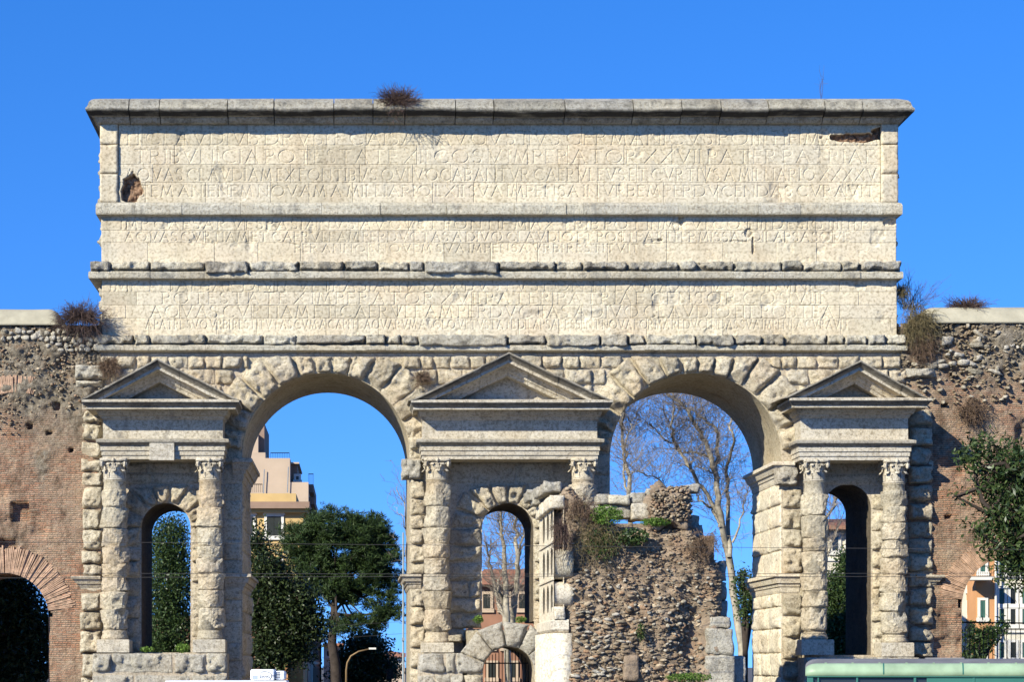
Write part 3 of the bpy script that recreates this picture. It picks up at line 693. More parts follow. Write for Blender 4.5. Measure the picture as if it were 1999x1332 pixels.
# centre pier
courses(piers[1], 800, 832, 936, 1122, 31, (26, 40), (32, 40), (.22, .34), **ck)
courses(piers[1], 800, 832, 1150, 1440, 32, (34, 44), (32, 40), (.22, .34), **ck)
courses(piers[1], 876, 940, 1033, 1256, 33, (30, 38), (32, 64), (.14, .34), **ck)
courses(piers[1], 1042, 1110, 1033, 1256, 34, (30, 38), (60, 80), (.14, .34), **ck)
courses(piers[1], 1150, 1190, 800, 1440, 35, (36, 48), (40, 50), (.03, .08), **sk)
courses(piers[1], 800, 830, 800, 897, 36, (28, 40), (30, 40), (.12, .25), **ck)
courses(piers[1], 840, 1150, 903, 944, 37, (36, 41), (120, 190), (.04, .09), **sk)
voussoirs(NICHE[1], piers[1], [180, 158, 137, 114, 90, 66, 43, 22, 0], 112, 946, 0.30, **vk)
# right pier
courses(piers[2], 1527, 1566, 952, 1122, 41, (30, 42), (32, 42), (.20, .32), **ck)
courses(piers[2], 1527, 1566, 1160, 1440, 42, (34, 46), (32, 42), (.20, .32), **ck)
courses(piers[2], 1560, 1607, 1000, 1280, 43, (28, 38), (46, 60), (.10, .22), **ck)
courses(piers[2], 1701, 1775, 965, 1280, 44, (30, 42), (40, 80), (.10, .24), **ck)
courses(piers[2], 1772, 1820, 800, 1440, 45, (28, 40), (50, 60), (.22, .40), **ck)
courses(piers[2], 1606, 1772, 903, 948, 46, (20, 24), (80, 120), (.03, .07), **sk)
# jamb of the right arch facing the sun, and the other jambs: smooth ashlars with joints
def jamb(parent, px, nrm, ys, seed, depth=(0.03, 0.09)):
    rg = np.random.default_rng(seed); x = X(px)
    for a, b_ in zip(ys[:-1], ys[1:]):
        cuts = [0.0, rg.uniform(1.6, 2.6), rg.uniform(3.6, 4.6), GD]
        for c0, c1 in zip(cuts[:-1], cuts[1:]):
            c = [(x, c0, Z(b_)), (x, c1, Z(b_)), (x, c1, Z(a)), (x, c0, Z(a))]
            if nrm[0] < 0: c = [c[1], c[0], c[3], c[2]]
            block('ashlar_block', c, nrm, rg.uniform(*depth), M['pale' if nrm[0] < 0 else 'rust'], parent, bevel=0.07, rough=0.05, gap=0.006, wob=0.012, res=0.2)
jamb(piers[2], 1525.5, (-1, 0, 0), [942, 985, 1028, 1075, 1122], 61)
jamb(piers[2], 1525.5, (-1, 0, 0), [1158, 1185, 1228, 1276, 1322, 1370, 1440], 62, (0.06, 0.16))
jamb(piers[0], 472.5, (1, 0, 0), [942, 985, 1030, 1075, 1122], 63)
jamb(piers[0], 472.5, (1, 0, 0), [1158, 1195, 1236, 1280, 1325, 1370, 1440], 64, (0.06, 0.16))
# imposts
def impost(parent, px0, px1, py0, py1, yb, left, right, p=0.42, mat='core'):
    h = py1 - py0
    pr = [(0.02, py1), (0.05, py1 - .1 * h), (0.08, py1 - .30 * h), (0.12, py1 - .32 * h), (0.16, py1 - .48 * h), (0.22, py1 - .5 * h), (p * .8, py1 - .78 * h), (p * .85, py1 - .8 * h), (p, py1 - .82 * h), (p, py1 - .97 * h), (p * .95, py0)]
    moulding('impost', X(px0), X(px1), 0.0, yb, [(a, Z(b)) for a, b in pr], M[mat], parent, 1.0, left, right, 0.2, 0.015)
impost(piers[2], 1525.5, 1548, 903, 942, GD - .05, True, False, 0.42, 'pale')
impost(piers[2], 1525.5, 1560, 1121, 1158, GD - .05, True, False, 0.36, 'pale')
impost(piers[0], 455, 472.5, 897, 940, GD - .05, False, True, 0.42)
impost(piers[0], 440, 472.5, 1122, 1156, GD - .05, False, True, 0.36)
impost(piers[1], 799.5, 822, 1122, 1150, GD - .05, True, False, 0.36)
impost(piers[0], 161, 198, 1126, 1156, GD - .05, True, False, 0.40)
impost(piers[2], 1785, 1820, 1124, 1150, GD - .05, False, True, 0.40)
fblock('rusticated_block', 783, 824, 897, 938, 0.0, 0.42, M['greystone'], piers[1], **ck)
fblock('rusticated_block', 1511, 1556, 903, 950, 0.0, 0.46, M['greystone'], piers[2], **ck)
fblock('rusticated_block', 146, 210, 712, 742, -0.15, 0.36, M['greystone'], piers[0], **ck)
fblock('rusticated_block', 148, 200, 743, 756, -0.15, 0.24, M['band'], piers[0], **sk)
fblock('rusticated_block', 1768, 1830, 718, 738, -0.15, 0.34, M['greystone'], piers[2], **ck)

# ---- aedicules: columns, entablature, pediment
CY = -1.05
def capital(col, cx, cy, z0, z1, r):
    h = z1 - z0; mb = MB()
    mb.lathe(cx, cy, [(r * .90, z0), (r * 1.0, z0 + .03 * h), (r * 1.02, z0 + .06 * h), (r * .92, z0 + .09 * h), (r * .86, z0 + .12 * h), (r * .88, z0 + .5 * h), (r * 1.02, z0 + .84 * h)], 20)
    # abacus with concave sides
    pts = []
    for k in range(4):
        a = math.pi / 4 + k * math.pi / 2
        for da, rr in ((-0.10, 1.55), (0.10, 1.55), (0.42, 1.22), (math.pi / 4, 1.12), (math.pi / 2 - .42, 1.22)):
            pts.append((cx + r * rr * math.cos(a + da), cy + r * rr * math.sin(a + da)))
    n = len(pts); V = [(x, y, z0 + .86 * h) for x, y in pts] + [(x, y, z1) for x, y in pts]
    mb.add(V, [tuple(range(n - 1, -1, -1)), tuple(range(n, 2 * n))] + [(i, (i + 1) % n, n + (i + 1) % n, n + i) for i in range(n)])
    # acanthus leaves: a lower ring of eight, curling outwards
    for ring_, (zb_, lh, ro, ph, wd) in enumerate((((.10), .40, .93, 0.0, .33), ((.36), .44, .93, math.pi / 8, .26))):
        for k in range(8):
            a = k * math.pi / 4 + ph
            ca, sa = math.cos(a), math.sin(a)
            V = []; m = 7
            for j in range(m):
                t = j / (m - 1)
                rad = r * (ro + .06 * t + .34 * max(0, t - .62) / .38 * 1.0); z = z0 + h * (zb_ + lh * (math.sin(min(t, .86) / .86 * math.pi / 2)) - (.10 if t > .9 else 0) * 1)
                wj = r * wd * (1.05 - .35 * t) * (1 if t < .9 else .75)
                for s, off in ((-1, -.05), (0, .05), (1, -.05)):
                    rr = rad + r * off; V.append((cx + rr * ca - s * wj * sa, cy + rr * sa + s * wj * ca, z))
            Fc = []
            for j in range(m - 1):
                for q in (0, 1): Fc.append((j * 3 + q, j * 3 + q + 1, j * 3 + q + 4, j * 3 + q + 3))
            mb.add(V, Fc)
    # volutes at the corners and the inner pair on each face
    for k in range(4):
        a = math.pi / 4 + k * math.pi / 2
        for side in (-1, 1):
            pp = []
            for j in range(18):
                t = j / 17
                if t < .45: u = t / .45; rr = .80 + .62 * u * u; zz = .45 + .40 * u ** .8; off = .20 * (1 - u)
                else:
                    u = (t - .45) / .55; an = math.pi / 2 - u * 2.6 * math.pi; q = .13 * (1 - .65 * u); rr = 1.42 - .02 + q * math.cos(an) * .9; zz = .72 + q * math.sin(an) * 1.05; off = .02
                aa = a + side * (off + .035)
                pp.append((cx + r * rr * math.cos(aa), cy + r * rr * math.sin(aa), z0 + h * zz))
            V, Fc = tube(pp, np.linspace(.10, .06, 18) * r, 6); mb.add(V, Fc)
    for k in range(4):
        a = k * math.pi / 2
        for side in (-1, 1):
            pp = []
            for j in range(14):
                u = j / 13; an = -math.pi / 2 + u * 2.4 * math.pi; q = .17 * (1 - .6 * u)
                tx = side * (.20 - q * math.cos(an) * .9 + .02); zz = .62 + q * math.sin(an) * .9 + .05
                rr = 1.06; pp.append((cx + r * (rr * math.cos(a) - tx * math.sin(a)), cy + r * (rr * math.sin(a) + tx * math.cos(a)), z0 + h * zz))
            V, Fc = tube(pp, .055 * r, 6); mb.add(V, Fc)
        V, Fc = tube([(cx + 1.05 * r * math.cos(a), cy + 1.05 * r * math.sin(a), z0 + h * .40), (cx + 1.1 * r * math.cos(a), cy + 1.1 * r * math.sin(a), z0 + h * .9)], (.07 * r, .05 * r), 6); mb.add(V, Fc)
        mb.lathe(cx + 1.16 * r * math.cos(a), cy + 1.16 * r * math.sin(a), [(.04 * r, z0 + h * .82), (.15 * r, z0 + h * .86), (.16 * r, z0 + h * .95), (.05 * r, z0 + h * 1.02)], 8)
    return mb.build('capital', M['ped'], col, True)
def column(px, capy, necky, drums, basey, plinth, r_px=25.5):
    Y = CY; cx = X(px, Y); r = S(r_px, Y)
    mb = MB().lathe(cx, Y, [(r * .86, Z(basey, Y)), (r * .86, Z(drums[0], Y)), (r * .84, Z(necky + 2, Y)), (r * .9, Z(necky + 1, Y)), (r * .9, Z(necky, Y))], 26)
    col = mb.build('column', M['rust'], gate, True)
    for a, b_ in zip(drums[:-1], drums[1:]): drum(cx + R.normal(0, .012), Y, Z(b_, Y), Z(a, Y), r * R.uniform(1.0, 1.07), M['rust'], col)
    MB().lathe(cx, Y, [(r * 1.02, Z(plinth[0], Y)), (r * 1.05, Z(plinth[0] - 4, Y)), (r * .98, Z(plinth[0] - 8, Y)), (r * .93, Z(plinth[0] - 12, Y)), (r * .96, Z(basey + 2, Y)), (r * .86, Z(basey, Y))], 26).build('column_base', M['rust'], col, True)
    pw = S(31.5, Y)
    zp0, zp1 = Z(plinth[1], Y), Z(plinth[0], Y)
    mbp = MB(); bv = .03
    mbp.add([(cx + sx * (pw - b0), Y + sy * (pw - b0) - .0, z) for z, b0 in ((zp0, 0), (zp1 - bv, 0), (zp1, bv)) for sx, sy in ((-1, -1), (1, -1), (1, 1), (-1, 1))],
            [(8, 9, 10, 11), (3, 2, 1, 0)] + [(l * 4 + i, l * 4 + (i + 1) % 4, l * 4 + 4 + (i + 1) % 4, l * 4 + 4 + i) for l in (0, 1) for i in range(4)])
    mbp.build('plinth', M['ped'], col)
    capital(col, cx, Y, Z(necky, Y), Z(capy, Y), r * .88)
    return col
dl = [958, 992, 1033, 1069, 1102, 1128, 1156, 1191, 1230]
dl2 = [958, 992, 1031, 1068, 1090, 1120, 1153, 1188, 1228]
column(224, 897, 940, dl, 1232, (1250, 1275))
column(410, 897, 940, dl2, 1232, (1250, 1275), 25)
dc = [946, 990, 1032, 1063, 1091, 1122, 1155, 1191, 1232]
column(853, 897, 939, dc, 1236, (1256, 1275), 25)
column(1138, 897, 939, dc, 1236, (1256, 1275), 25)
dr = [966, 1008, 1052, 1078, 1119, 1154, 1187, 1232]
column(1590, 899, 942, dr, 1236, (1250, 1280), 24.5)
dr2 = [960, 990, 1022, 1056, 1090, 1124, 1158, 1196, 1238]
column(1745, 899, 946, dr2, 1241, (1256, 1283), 24.5)

def aedicule(pxl, pxr, tipl, tipr, apex, ey, ybot, seed):
    """entablature and pediment; pxl..pxr is the frieze, tips the eaves, apex (px, py)"""
    Y0 = -1.50; yb = 0.02
    zz = lambda py, p: ZC + (VY - py) * (D + Y0 - p) / F
    x0, x1 = X(pxl, Y0), X(pxr, Y0)
    arc_ = [(0.0, zz(ybot, 0)), (0.0, zz(ybot - 7, 0)), (0.045, zz(ybot - 8, .045)), (0.045, zz(ybot - 16, .045)), (0.09, zz(ybot - 17, .09)), (0.09, zz(ybot - 25, .09)), (0.11, zz(ybot - 27, .11)), (0.27, zz(ybot - 33, .27)), (0.28, zz(ybot - 39, .28)), (0.0, zz(ybot - 41, 0))]
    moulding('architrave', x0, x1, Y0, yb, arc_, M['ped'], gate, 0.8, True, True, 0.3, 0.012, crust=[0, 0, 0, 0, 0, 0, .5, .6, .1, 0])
    moulding('frieze', x0 + .02, x1 - .02, Y0 + .02, yb, [(0, zz(ybot - 40, 0)), (0, zz(ey + 38, 0)), ], M['ped'], gate, 0, True, True, 0.5)
    t = ey  # py of the top fillet of the horizontal cornice
    so = 1.12
    cor = [(0.0, zz(t + 40, 0)), (0.06, zz(t + 37, .06)), (0.10, zz(t + 33, .1)), (0.22, zz(t + 31, .22)), (0.30, zz(t + 26, .3)), (0.36, zz(t + 22, .36)), (0.40, zz(t + 20, .4)), (so - .24, zz(t + 19, so - .24)), (so - .24, zz(t + 15, so - .24)),
           (so - .22, zz(t + 14, so - .22)), (so - .02, zz(t + 6, so - .02)), (so, zz(t + 5, so)), (so, zz(t + 1, so)), (so - .06, zz(t, so - .06)), (0.0, zz(t - 1, 0))]
    sideov = (x0 - X(tipl, Y0 - so) ) / so * 0.93, (X(tipr, Y0 - so) - x1) / so * 0.93
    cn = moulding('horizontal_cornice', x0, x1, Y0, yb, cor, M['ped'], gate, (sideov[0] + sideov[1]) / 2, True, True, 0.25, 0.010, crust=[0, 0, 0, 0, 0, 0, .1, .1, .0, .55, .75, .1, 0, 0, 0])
    # pediment: tympanum and two raking cornices of several stones
    xl, xr = X(tipl, Y0 - so), X(tipr, Y0 - so); zl = zz(t + 1, so) - .02; xa = X(apex[0], Y0 - so); za = zz(apex[1], so)
    zin = zz(t + 1, 0)
    sl_, sr_ = (za - zl) / (xa - xl), (za - zl) / (xr - xa)
    Yt = Y0 + .42
    V = [(xl + .5, Yt, zin - .02), (xr - .5, Yt, zin - .02), (xa, Yt, za - .55), (xl + .5, yb, zin - .02), (xr - .5, yb, zin - .02), (xa, yb, za - .55)]
    ped = mk('pediment', V, [(0, 1, 2), (5, 4, 3), (0, 3, 4, 1), (1, 4, 5, 2), (2, 5, 3, 0)], M['ped'], gate, False)
    # profile of the rake: (projection, drop below the slope line)
    rp = [(0.0, 0.0), (so + .02, 0.0), (so + .02, .06), (so - .0, .08), (so - .22, .22), (so - .24, .24), (so - .24, .33), (.44, .35), (.38, .42), (.34, .44), (.26, .55), (.2, .57), (.14, .68), (0.0, .72)]
    rg = np.random.default_rng(seed)
    for side in (0, 1):
        xs_, xe = (xl, xa) if side == 0 else (xa, xr)
        nst = 3 if abs(xe - xs_) < 3.4 else 4
        f = np.concatenate([[0], (np.arange(1, nst) + rg.uniform(-.25, .25, nst - 1)) / nst, [1]])
        for i in range(nst):
            a, b_ = xs_ + (xe - xs_) * f[i] + (0.006 if i else 0), xs_ + (xe - xs_) * f[i + 1] - (0.006 if i < nst - 1 else 0)
            line = (lambda x: zl + (x - xl) * sl_) if side == 0 else (lambda x: zl + (xr - x) * sr_)
            n = max(3, int((b_ - a) / .18)); xs2 = np.linspace(a, b_, n); Vv = []
            jit = rg.normal(0, .012)
            for p, d in rp:
                nn = fbm(np.stack([xs2 * 2.2, np.full(n, p * 3.0), np.full(n, d * 5.0 + seed)], -1), 3, seed)
                for q, x in enumerate(xs2):
                    e = 0.018 * nn[q] if p > .3 else 0
                    zz_ = max(line(x) - d * 1.12 + (e if d < .5 else 0) + jit, zin - .03 if p < so * .3 else zz(t + 1.5, p))
                    Vv.append((x, (Y0 - p + e) if p > 0 else yb, zz_))
            k = n; m = len(rp)
            Fc = [tuple(q) for q in gridfaces(k, m)] + [tuple(j * k for j in range(m)), tuple(j * k + k - 1 for j in range(m - 1, -1, -1)), tuple([i_ for i_ in range(k)] + [(m - 1) * k + i_ for i_ in range(k - 1, -1, -1)])]
            ro = mk('raking_cornice', Vv, Fc, M['ped'], ped, False)
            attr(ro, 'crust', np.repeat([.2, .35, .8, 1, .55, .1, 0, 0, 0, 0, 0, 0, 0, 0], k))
    return ped
aedicule(200, 436, 156, 468, (308, 700), 780, 897, 71)
aedicule(824, 1167, 797, 1195, (995, 688), 781, 897, 72)
aedicule(1562, 1774, 1527, 1811, (1681, 703), 777, 899, 73)
# little bracket stone that hangs in the left architrave
MB().box(X(292, -1.7), X(340, -1.7), -1.74, -1.4, Z(899, -1.7), Z(863, -1.7)).build('bracket_stone', M['ped'], gate)

# ---- podiums
def podium(parent_pier, pa, pb_, y0, cuts1, cuts2, row2):
    Y = -1.72
    core = MB().box(X(pa + 2, Y), X(pb_ - 2, Y), Y + .05, 0.0, zb, Z(y0 + 1, Y)).build('podium', M['core'], gate)
    for rw, (ya, yb_, cu) in enumerate(((y0, row2, cuts1), (row2, row2 + 50, cuts2), (row2 + 50, 1445, cuts1))):
        ed = [pa] + cu + [pb_]
        for a, b_ in zip(ed[:-1], ed[1:]):
            fblock('podium_block', a, b_, ya, yb_ - 3, Y + .06, R.uniform(.12, .26), M['greystone'], core, bevel=.07, rough=.085, gap=.016, wob=.03, chips=.14)
    return core
podium(piers[0], 179, 444, 1276, [218, 338, 402], [262, 372, 420], 1318)
podium(piers[2], 1570, 1796, 1284, [1596, 1640, 1712, 1750], [1650, 1720], 1326)
cpo = podium(piers[1], 815, 905, 1276, [868, 890], [850, 880], 1318)
fblock('podium_block', 870, 903, 1238, 1256, -0.9, .5, M['rust'], cpo, **ck)
# low arch of smooth voussoirs under the centre niche
LA = dict(c=993, r=50, s=1313)
YL = -1.62
mb = MB(); arch_wall(mb, X(912, YL), X(1088, YL), zb, Z(1232, YL), X(LA['c'], YL), S(LA['r'], YL), Z(LA['s'], YL), YL + .02, 4.4, 24, (True, True))
low = mb.build('low_arch', M['soffit'], gate)
voussoirs(LA, low, [182, 158, 128, 97, 66, 40, 15, -4], 102, 1214, 0.20, YL, mat=M['greystone'], bevel=.07, rough=.03, gap=.012, wob=.015)
for a, b_, c, d in ((906, 943, 1318, 1360), (906, 943, 1360, 1440), (1043, 1086, 1318, 1360), (1043, 1086, 1360, 1440)): fblock('rusticated_block', a, b_, c, d, YL, .2, M['rust'], low, bevel=.08, rough=.03)

# iron gate in the low arch
ig = empty('iron_gate', P(993, 1400, 0.6), 'black iron bar gate closing the low arch under the centre niche', 'gate')
fr = MB(); Yi = 0.6
for i in range(17):
    px = 942 + i * 6.4; x = X(px, Yi)
    MB().tube([(x, Yi, zb + .1), (x, Yi, Z(1268 + abs(px - 993) * .35, Yi))], .016, 6).build('bar', M['iron'], ig)
for py in (1296, 1350, 1420): MB().box(X(940, Yi), X(1048, Yi), Yi - .03, Yi + .03, Z(py, Yi) - .025, Z(py, Yi) + .025).build('rail', M['iron'], ig)

# ------------------------------------------------------------------ stones and rough boxes
import bmesh
def _ico(sub):
    bm = bmesh.new(); bmesh.ops.create_icosphere(bm, subdivisions=sub, radius=1.0)
    V = np.array([v.co[:] for v in bm.verts]); Fc = np.array([[v.index for v in f.verts] for f in bm.faces]); bm.free(); return V, Fc
ICO1, ICO2 = _ico(1), _ico(2)
def stone_verts(c, rad, rg, ico=ICO1, ang=0.25):
    V = ICO1[0] if ico is ICO1 else ICO2[0]
    k = 1.0 + 0.55 * vnoise(V * 1.3 + rg.uniform(0, 90, 3), int(rg.integers(1e6)))
    box = np.sign(V) * np.abs(V) ** 0.6
    p = box * k[:, None] * np.array(rad)
    a = rg.normal(0, ang); ca, sa = math.cos(a), math.sin(a)
    p = np.stack([p[:, 0] * ca - p[:, 2] * sa, p[:, 1], p[:, 0] * sa + p[:, 2] * ca], -1)
    return p + np.array(c)
def stone(name, c, rad, mat, parent, rg, ico=ICO2): return mk(name, stone_verts(c, rad, rg, ico), ico[1], mat, parent, False)
def stones_mass(name, cs, rads, mat, parent, rg):
    V = []; Fc = []; n = 0
    for c, r in zip(cs, rads):
        v = stone_verts(c, r, rg); V.append(v); Fc.append(ICO1[1] + n); n += len(v)
    return tag(mk(name, np.concatenate(V), np.concatenate(Fc), mat, parent, False), kind='stuff')
def rough_box(name, x0, x1, y0, y1, z0, z1, mat, parent, rough=0.05, res=0.16, rnd=0.08):
    SEED[0] += 1; sd = SEED[0]
    bm = bmesh.new(); bmesh.ops.create_cube(bm, size=1.0)
    L = max(x1 - x0, y1 - y0, z1 - z0); cuts = int(np.clip(L / res, 3, 9))
    bmesh.ops.subdivide_edges(bm, edges=bm.edges[:], cuts=cuts, use_grid_fill=True)
    V = np.array([v.co[:] for v in bm.verts]); Fc = [tuple(v.index for v in f.verts) for f in bm.faces]; bm.free()
    sz = np.array((x1 - x0, y1 - y0, z1 - z0)); c = np.array(((x0 + x1) / 2, (y0 + y1) / 2, (z0 + z1) / 2))
    d = (0.5 - np.abs(V)) * sz; near = np.sort(d, 1)[:, :2]
    edge = np.clip(1 - near[:, 1] / rnd, 0, 1)
    p = V * sz; p = p - p / (np.linalg.norm(p, axis=1)[:, None] + 1e-6) * (edge * rnd * .55)[:, None]
    p = p + c; q = p * 2.2 + sd * 9.7
    nrm_ = (p - c) / sz; nrm_ /= np.linalg.norm(nrm_, axis=1)[:, None] + 1e-6
    p = p + nrm_ * (rough * fbm(q, 3, sd) + rough * .5 * fbm(q * 3, 2, sd))[:, None]
    return mk(name, p, Fc, mat, parent, True)

# ------------------------------------------------------------------ the brick aqueduct walls either side
def old_wall(label, px0, px1, pyt, Yw, arch, rubfun, holes, seed, xback0, xback1):
    root = empty('brick_wall', (X((px0 + px1) / 2, Yw), Yw + 1.5, GZ), label, 'wall')
    x0, x1, z1 = X(px0, Yw), X(px1, Yw), Z(pyt, Yw)
    cx, r, zs = X(arch[0], Yw), S(arch[1], Yw), Z(arch[2], Yw)
    g = 0.075; nx = int((x1 - x0) / g) + 1; nz = int((z1 - GZ) / g) + 1
    xs = np.linspace(x0, x1, nx); zs_ = np.linspace(GZ, z1, nz)
    j = int(round((cx + (r if arch[3] > 0 else -r) - x0) / (xs[1] - xs[0]))); 
    if 0 < j < nx - 1: xs[j] = cx + (r if arch[3] > 0 else -r)
    A, B = np.meshgrid(xs, zs_)
    pxs = VX + (A - CX) * F / (Yw + D); pys = VY - (B - ZC) * F / (Yw + D)
    q = np.stack([A, np.full_like(A, seed), B], -1)
    ero = np.clip(fbm(q * 0.75 + 50, 5, seed + 7) - .30, 0, 1)
    rub = np.clip(rubfun(pxs, pys) + 0.55 * fbm(q * 0.55, 5, seed) + 1.6 * ero, 0, 1); rub = sstep(rub)
    h = 0.035 * fbm(q * 1.3, 3, seed + 1) + 0.02 * vnoise(q * 6, seed + 2)
    ridg = 1 - np.abs(fbm(q * 1.7, 4, seed + 3))
    h = h * (1 - rub) + rub * (0.05 + 0.17 * fbm(q * 1.4, 4, seed + 4) + 0.10 * ridg - 0.06 + 0.06 * vnoise(q * 5.2, seed + 5) + 0.04 * vnoise(q * 11, seed + 6))
    h -= 0.5 * ero
    for (hx, hy, w, hh) in holes:
        m = (np.abs(pxs - hx) < w) & (np.abs(pys - hy) < hh); h[m] -= 0.4
    V = np.stack([A, Yw - h, B], -1).reshape(-1, 3)
    Fc = gridfaces(nx, nz); ce = V[Fc].mean(1)
    inside = (np.hypot(ce[:, 0] - cx, ce[:, 2] - zs) < r + 0.12) & (ce[:, 2] > zs - 0.02) | (np.abs(ce[:, 0] - cx) < r - 0.002) & (ce[:, 2] <= zs)
    face = mk('brickwork', V, Fc[~inside], M['brick'], root); attr(face, 'rubble', rub)
    mb = MB(); arch_wall(mb, min(x0, cx - r - .3), max(x1, cx + r + .3), GZ, z1 - .05, cx, r, zs, Yw + 0.35, Yw + 3.2, 24, (True, True))
    # reveal between the face and the body of the wall
    th = np.linspace(math.pi, 0, 25); ring = [(cx - r, GZ)] + [(cx + r * math.cos(t), zs + r * math.sin(t)) for t in th] + [(cx + r, GZ)]
    VV = []; 
    for a, b_ in ring: VV += [(a, Yw - .03, b_), (a, Yw + .352, b_)]
    mb.add(VV, [(2 * i, 2 * i + 1, 2 * i + 3, 2 * i + 2) for i in range(len(ring) - 1)])
    mb.build('wall_body', M['brick'], root)
    return root
BRICK = None
def brick_ring(parent, px, py, rin, rout, a0, a1, Y, step_px=4.3, proud=0.10):
    """radially set bricks of an arch, each a brick"""
    global BRICK
    cx, cz = X(px, Y), Z(py, Y); ri, ro = S(rin, Y), S(rout, Y); L = ro - ri; w = S(step_px, Y) * .86
    if BRICK is None or abs(BRICK[0] - L) > 1e-6:
        me = bpy.data.meshes.new('brick')
        V = [(x, y, z) for z, wv in ((0, .8), (1, 1.15)) for y in (-proud, .25) for x in (-.5 * wv, .5 * wv)]
        me.from_pydata([(a * w, b_, c * L) for a, b_, c in V], [], [(0, 2, 3, 1), (4, 5, 7, 6), (0, 1, 5, 4), (2, 6, 7, 3), (0, 4, 6, 2), (1, 3, 7, 5)]); me.update(); me.materials.append(M['archbrick'])
        BRICK = (L, me)
    me = BRICK[1]; rg = np.random.default_rng(int(px + py))
    n = int(abs(math.radians(a1 - a0)) * (rin + (rout - rin) * .3) / step_px)
    for i in range(n):
        a = math.radians(a0 + (a1 - a0) * (i + .5) / n)
        o = np.array((cx + ri * math.cos(a), Y + rg.normal(0, .018), cz + ri * math.sin(a) + 0))
        ob = bpy.data.objects.new('brick', me); C.objects.link(ob); ob.parent = parent
        ob.location = o - WO[parent]; ob.rotation_euler = (0, math.pi / 2 - a + rg.normal(0, .012), 0); ob.scale = (1, 1, rg.uniform(.9, 1.03))
YW = -0.06
lw = old_wall('old brick wall with rubble top and dark round arch left of the gate', -260, 197, 636, YW, (10, 85, 1205, 1),
              lambda px, py: (905 - py) / 170.0 - 0.0 + 0.9 * np.exp(-((px - 82) / 16.0) ** 2) * (py < 1015) * (py > 880),
              [(111, 793, 5, 8), (56, 833, 6, 5), (38, 1000, 17, 18), (12, 1062, 18, 8), (140, 880, 4, 3), (96, 845, 6, 5)], 201, -260, 197)
brick_ring(lw, 10, 1205, 85, 138, 90, 8, YW, 2.7, .03)
brick_ring(lw, 10, 1205, 85, 138, 170, 91, YW, 2.7, .03)
BRICK = None
brick_ring(lw, 32, 905, 138, 172, 112, 76, YW - .02, 3.2, .10)
rw = old_wall('weathered brick and rubble wall with broken arch right of the gate', 1757, 2300, 632, YW, (1975, 98, 1185, -1),
              lambda px, py: (770 - py) / 150.0 + (px > 1900) * (850 - py) / 260.0, [(1843, 792, 5, 4), (1850, 1010, 6, 3), (1950, 730, 4, 4)], 305, 1757, 2300)
BRICK = None
brick_ring(rw, 1975, 1185, 98, 142, 172, 92, YW, 2.7, .03)
BRICK = None
brick_ring(rw, 1975, 1185, 98, 142, 90, 10, YW, 2.7, .03)
# mortar copings
def coping(parent, px0, px1, pyt, pyb, rl, rr):
    x0, x1 = X(px0, YW), X(px1, YW); zb_, zt_ = Z(pyb, YW), Z(pyt, YW + 1)
    h = zt_ - zb_; n = 60; xs = np.linspace(x0, x1, n); V = []
    pf = [(-.22, 0.0), (-.26, .04), (-.25, .10), (-.12, .42), (.10, .74), (.45, .95), (1.0, 1.0), (3.2, .9), (3.2, 0)]
    for dy, t in pf:
        for x in xs:
            e = min(1, (x - x0) / .45) if rl else 1; e = e if not rr else min(e, (x1 - x) / .5)
            e = math.sqrt(max(0.02, 1 - (1 - max(0, e)) ** 2)) if e < 1 else 1
            nn = .03 * float(vnoise(np.array([x * .9, dy, t * 2]), 4))
            V.append((x, YW + dy + nn * .4, zb_ + h * t * (e if t > 0 else 1) + nn * (t > .3)))
    mk('coping', V, gridfaces(n, len(pf)), M['coping'], parent)
coping(lw, -260, 118, 607, 637, False, True)
coping(rw, 1803, 2300, 603, 633, True, False)
# stones that stick out of the rubble
rg = np.random.default_rng(12)
def wall_stones(parent, spots, mat='whitestone', dep=0.16):
    for (px, py, w, h) in spots: stone('stone', P(px, py, YW - .05), (S(w) / 2, dep, S(h) / 2), M[mat], parent, rg)
sp_ = []
for row, (y, a, b_) in enumerate(((650, 0, 120), (660, 0, 130), (664, 95, 198), (674, 90, 196), (683, 112, 196))):
    x = a + rg.uniform(0, 6)
    while x < b_:
        w = rg.uniform(7, 15); sp_.append((x + w / 2, y + rg.uniform(-3, 3), w, rg.uniform(6, 12))); x += w + rg.uniform(0, 3)
wall_stones(lw, sp_)
sp_ = [(1910, 653, 26, 9), (1908, 664, 14, 10), (1906, 673, 28, 10), (1872, 694, 18, 10), (1912, 699, 18, 9), (1860, 711, 12, 9), (1882, 709, 22, 13), (1898, 713, 18, 10), (1940, 727, 26, 8), (1902, 727, 30, 8), (1816, 716, 26, 8),
       (1838, 716, 22, 9), (1850, 666, 26, 16), (1835, 706, 16, 7), (1960, 680, 12, 9), (1785, 712, 14, 7), (1925, 678, 12, 9)]
for i in range(40): sp_.append((rg.uniform(1775, 1999), rg.uniform(636, 790), rg.uniform(5, 12), rg.uniform(4, 8)))
wall_stones(rw, sp_, dep=.2)
cs = []; rd = []
for i in range(1300):
    px, py = rg.uniform(-60, 196), 638 + 210 * rg.random() ** 1.4
    if py > 790 + 70 * float(vnoise(np.array([px / 45., .5, 2.]), 5)) + 25 * rg.normal(): continue
    cs.append(P(px, py, YW - .01 - .07 * rg.random())); w = rg.uniform(.02, .07); rd.append((w, .06, w * rg.uniform(.5, .9)))
stones_mass('rubble', cs, rd, M['rubble'], lw, rg)
cs = []; rd = []
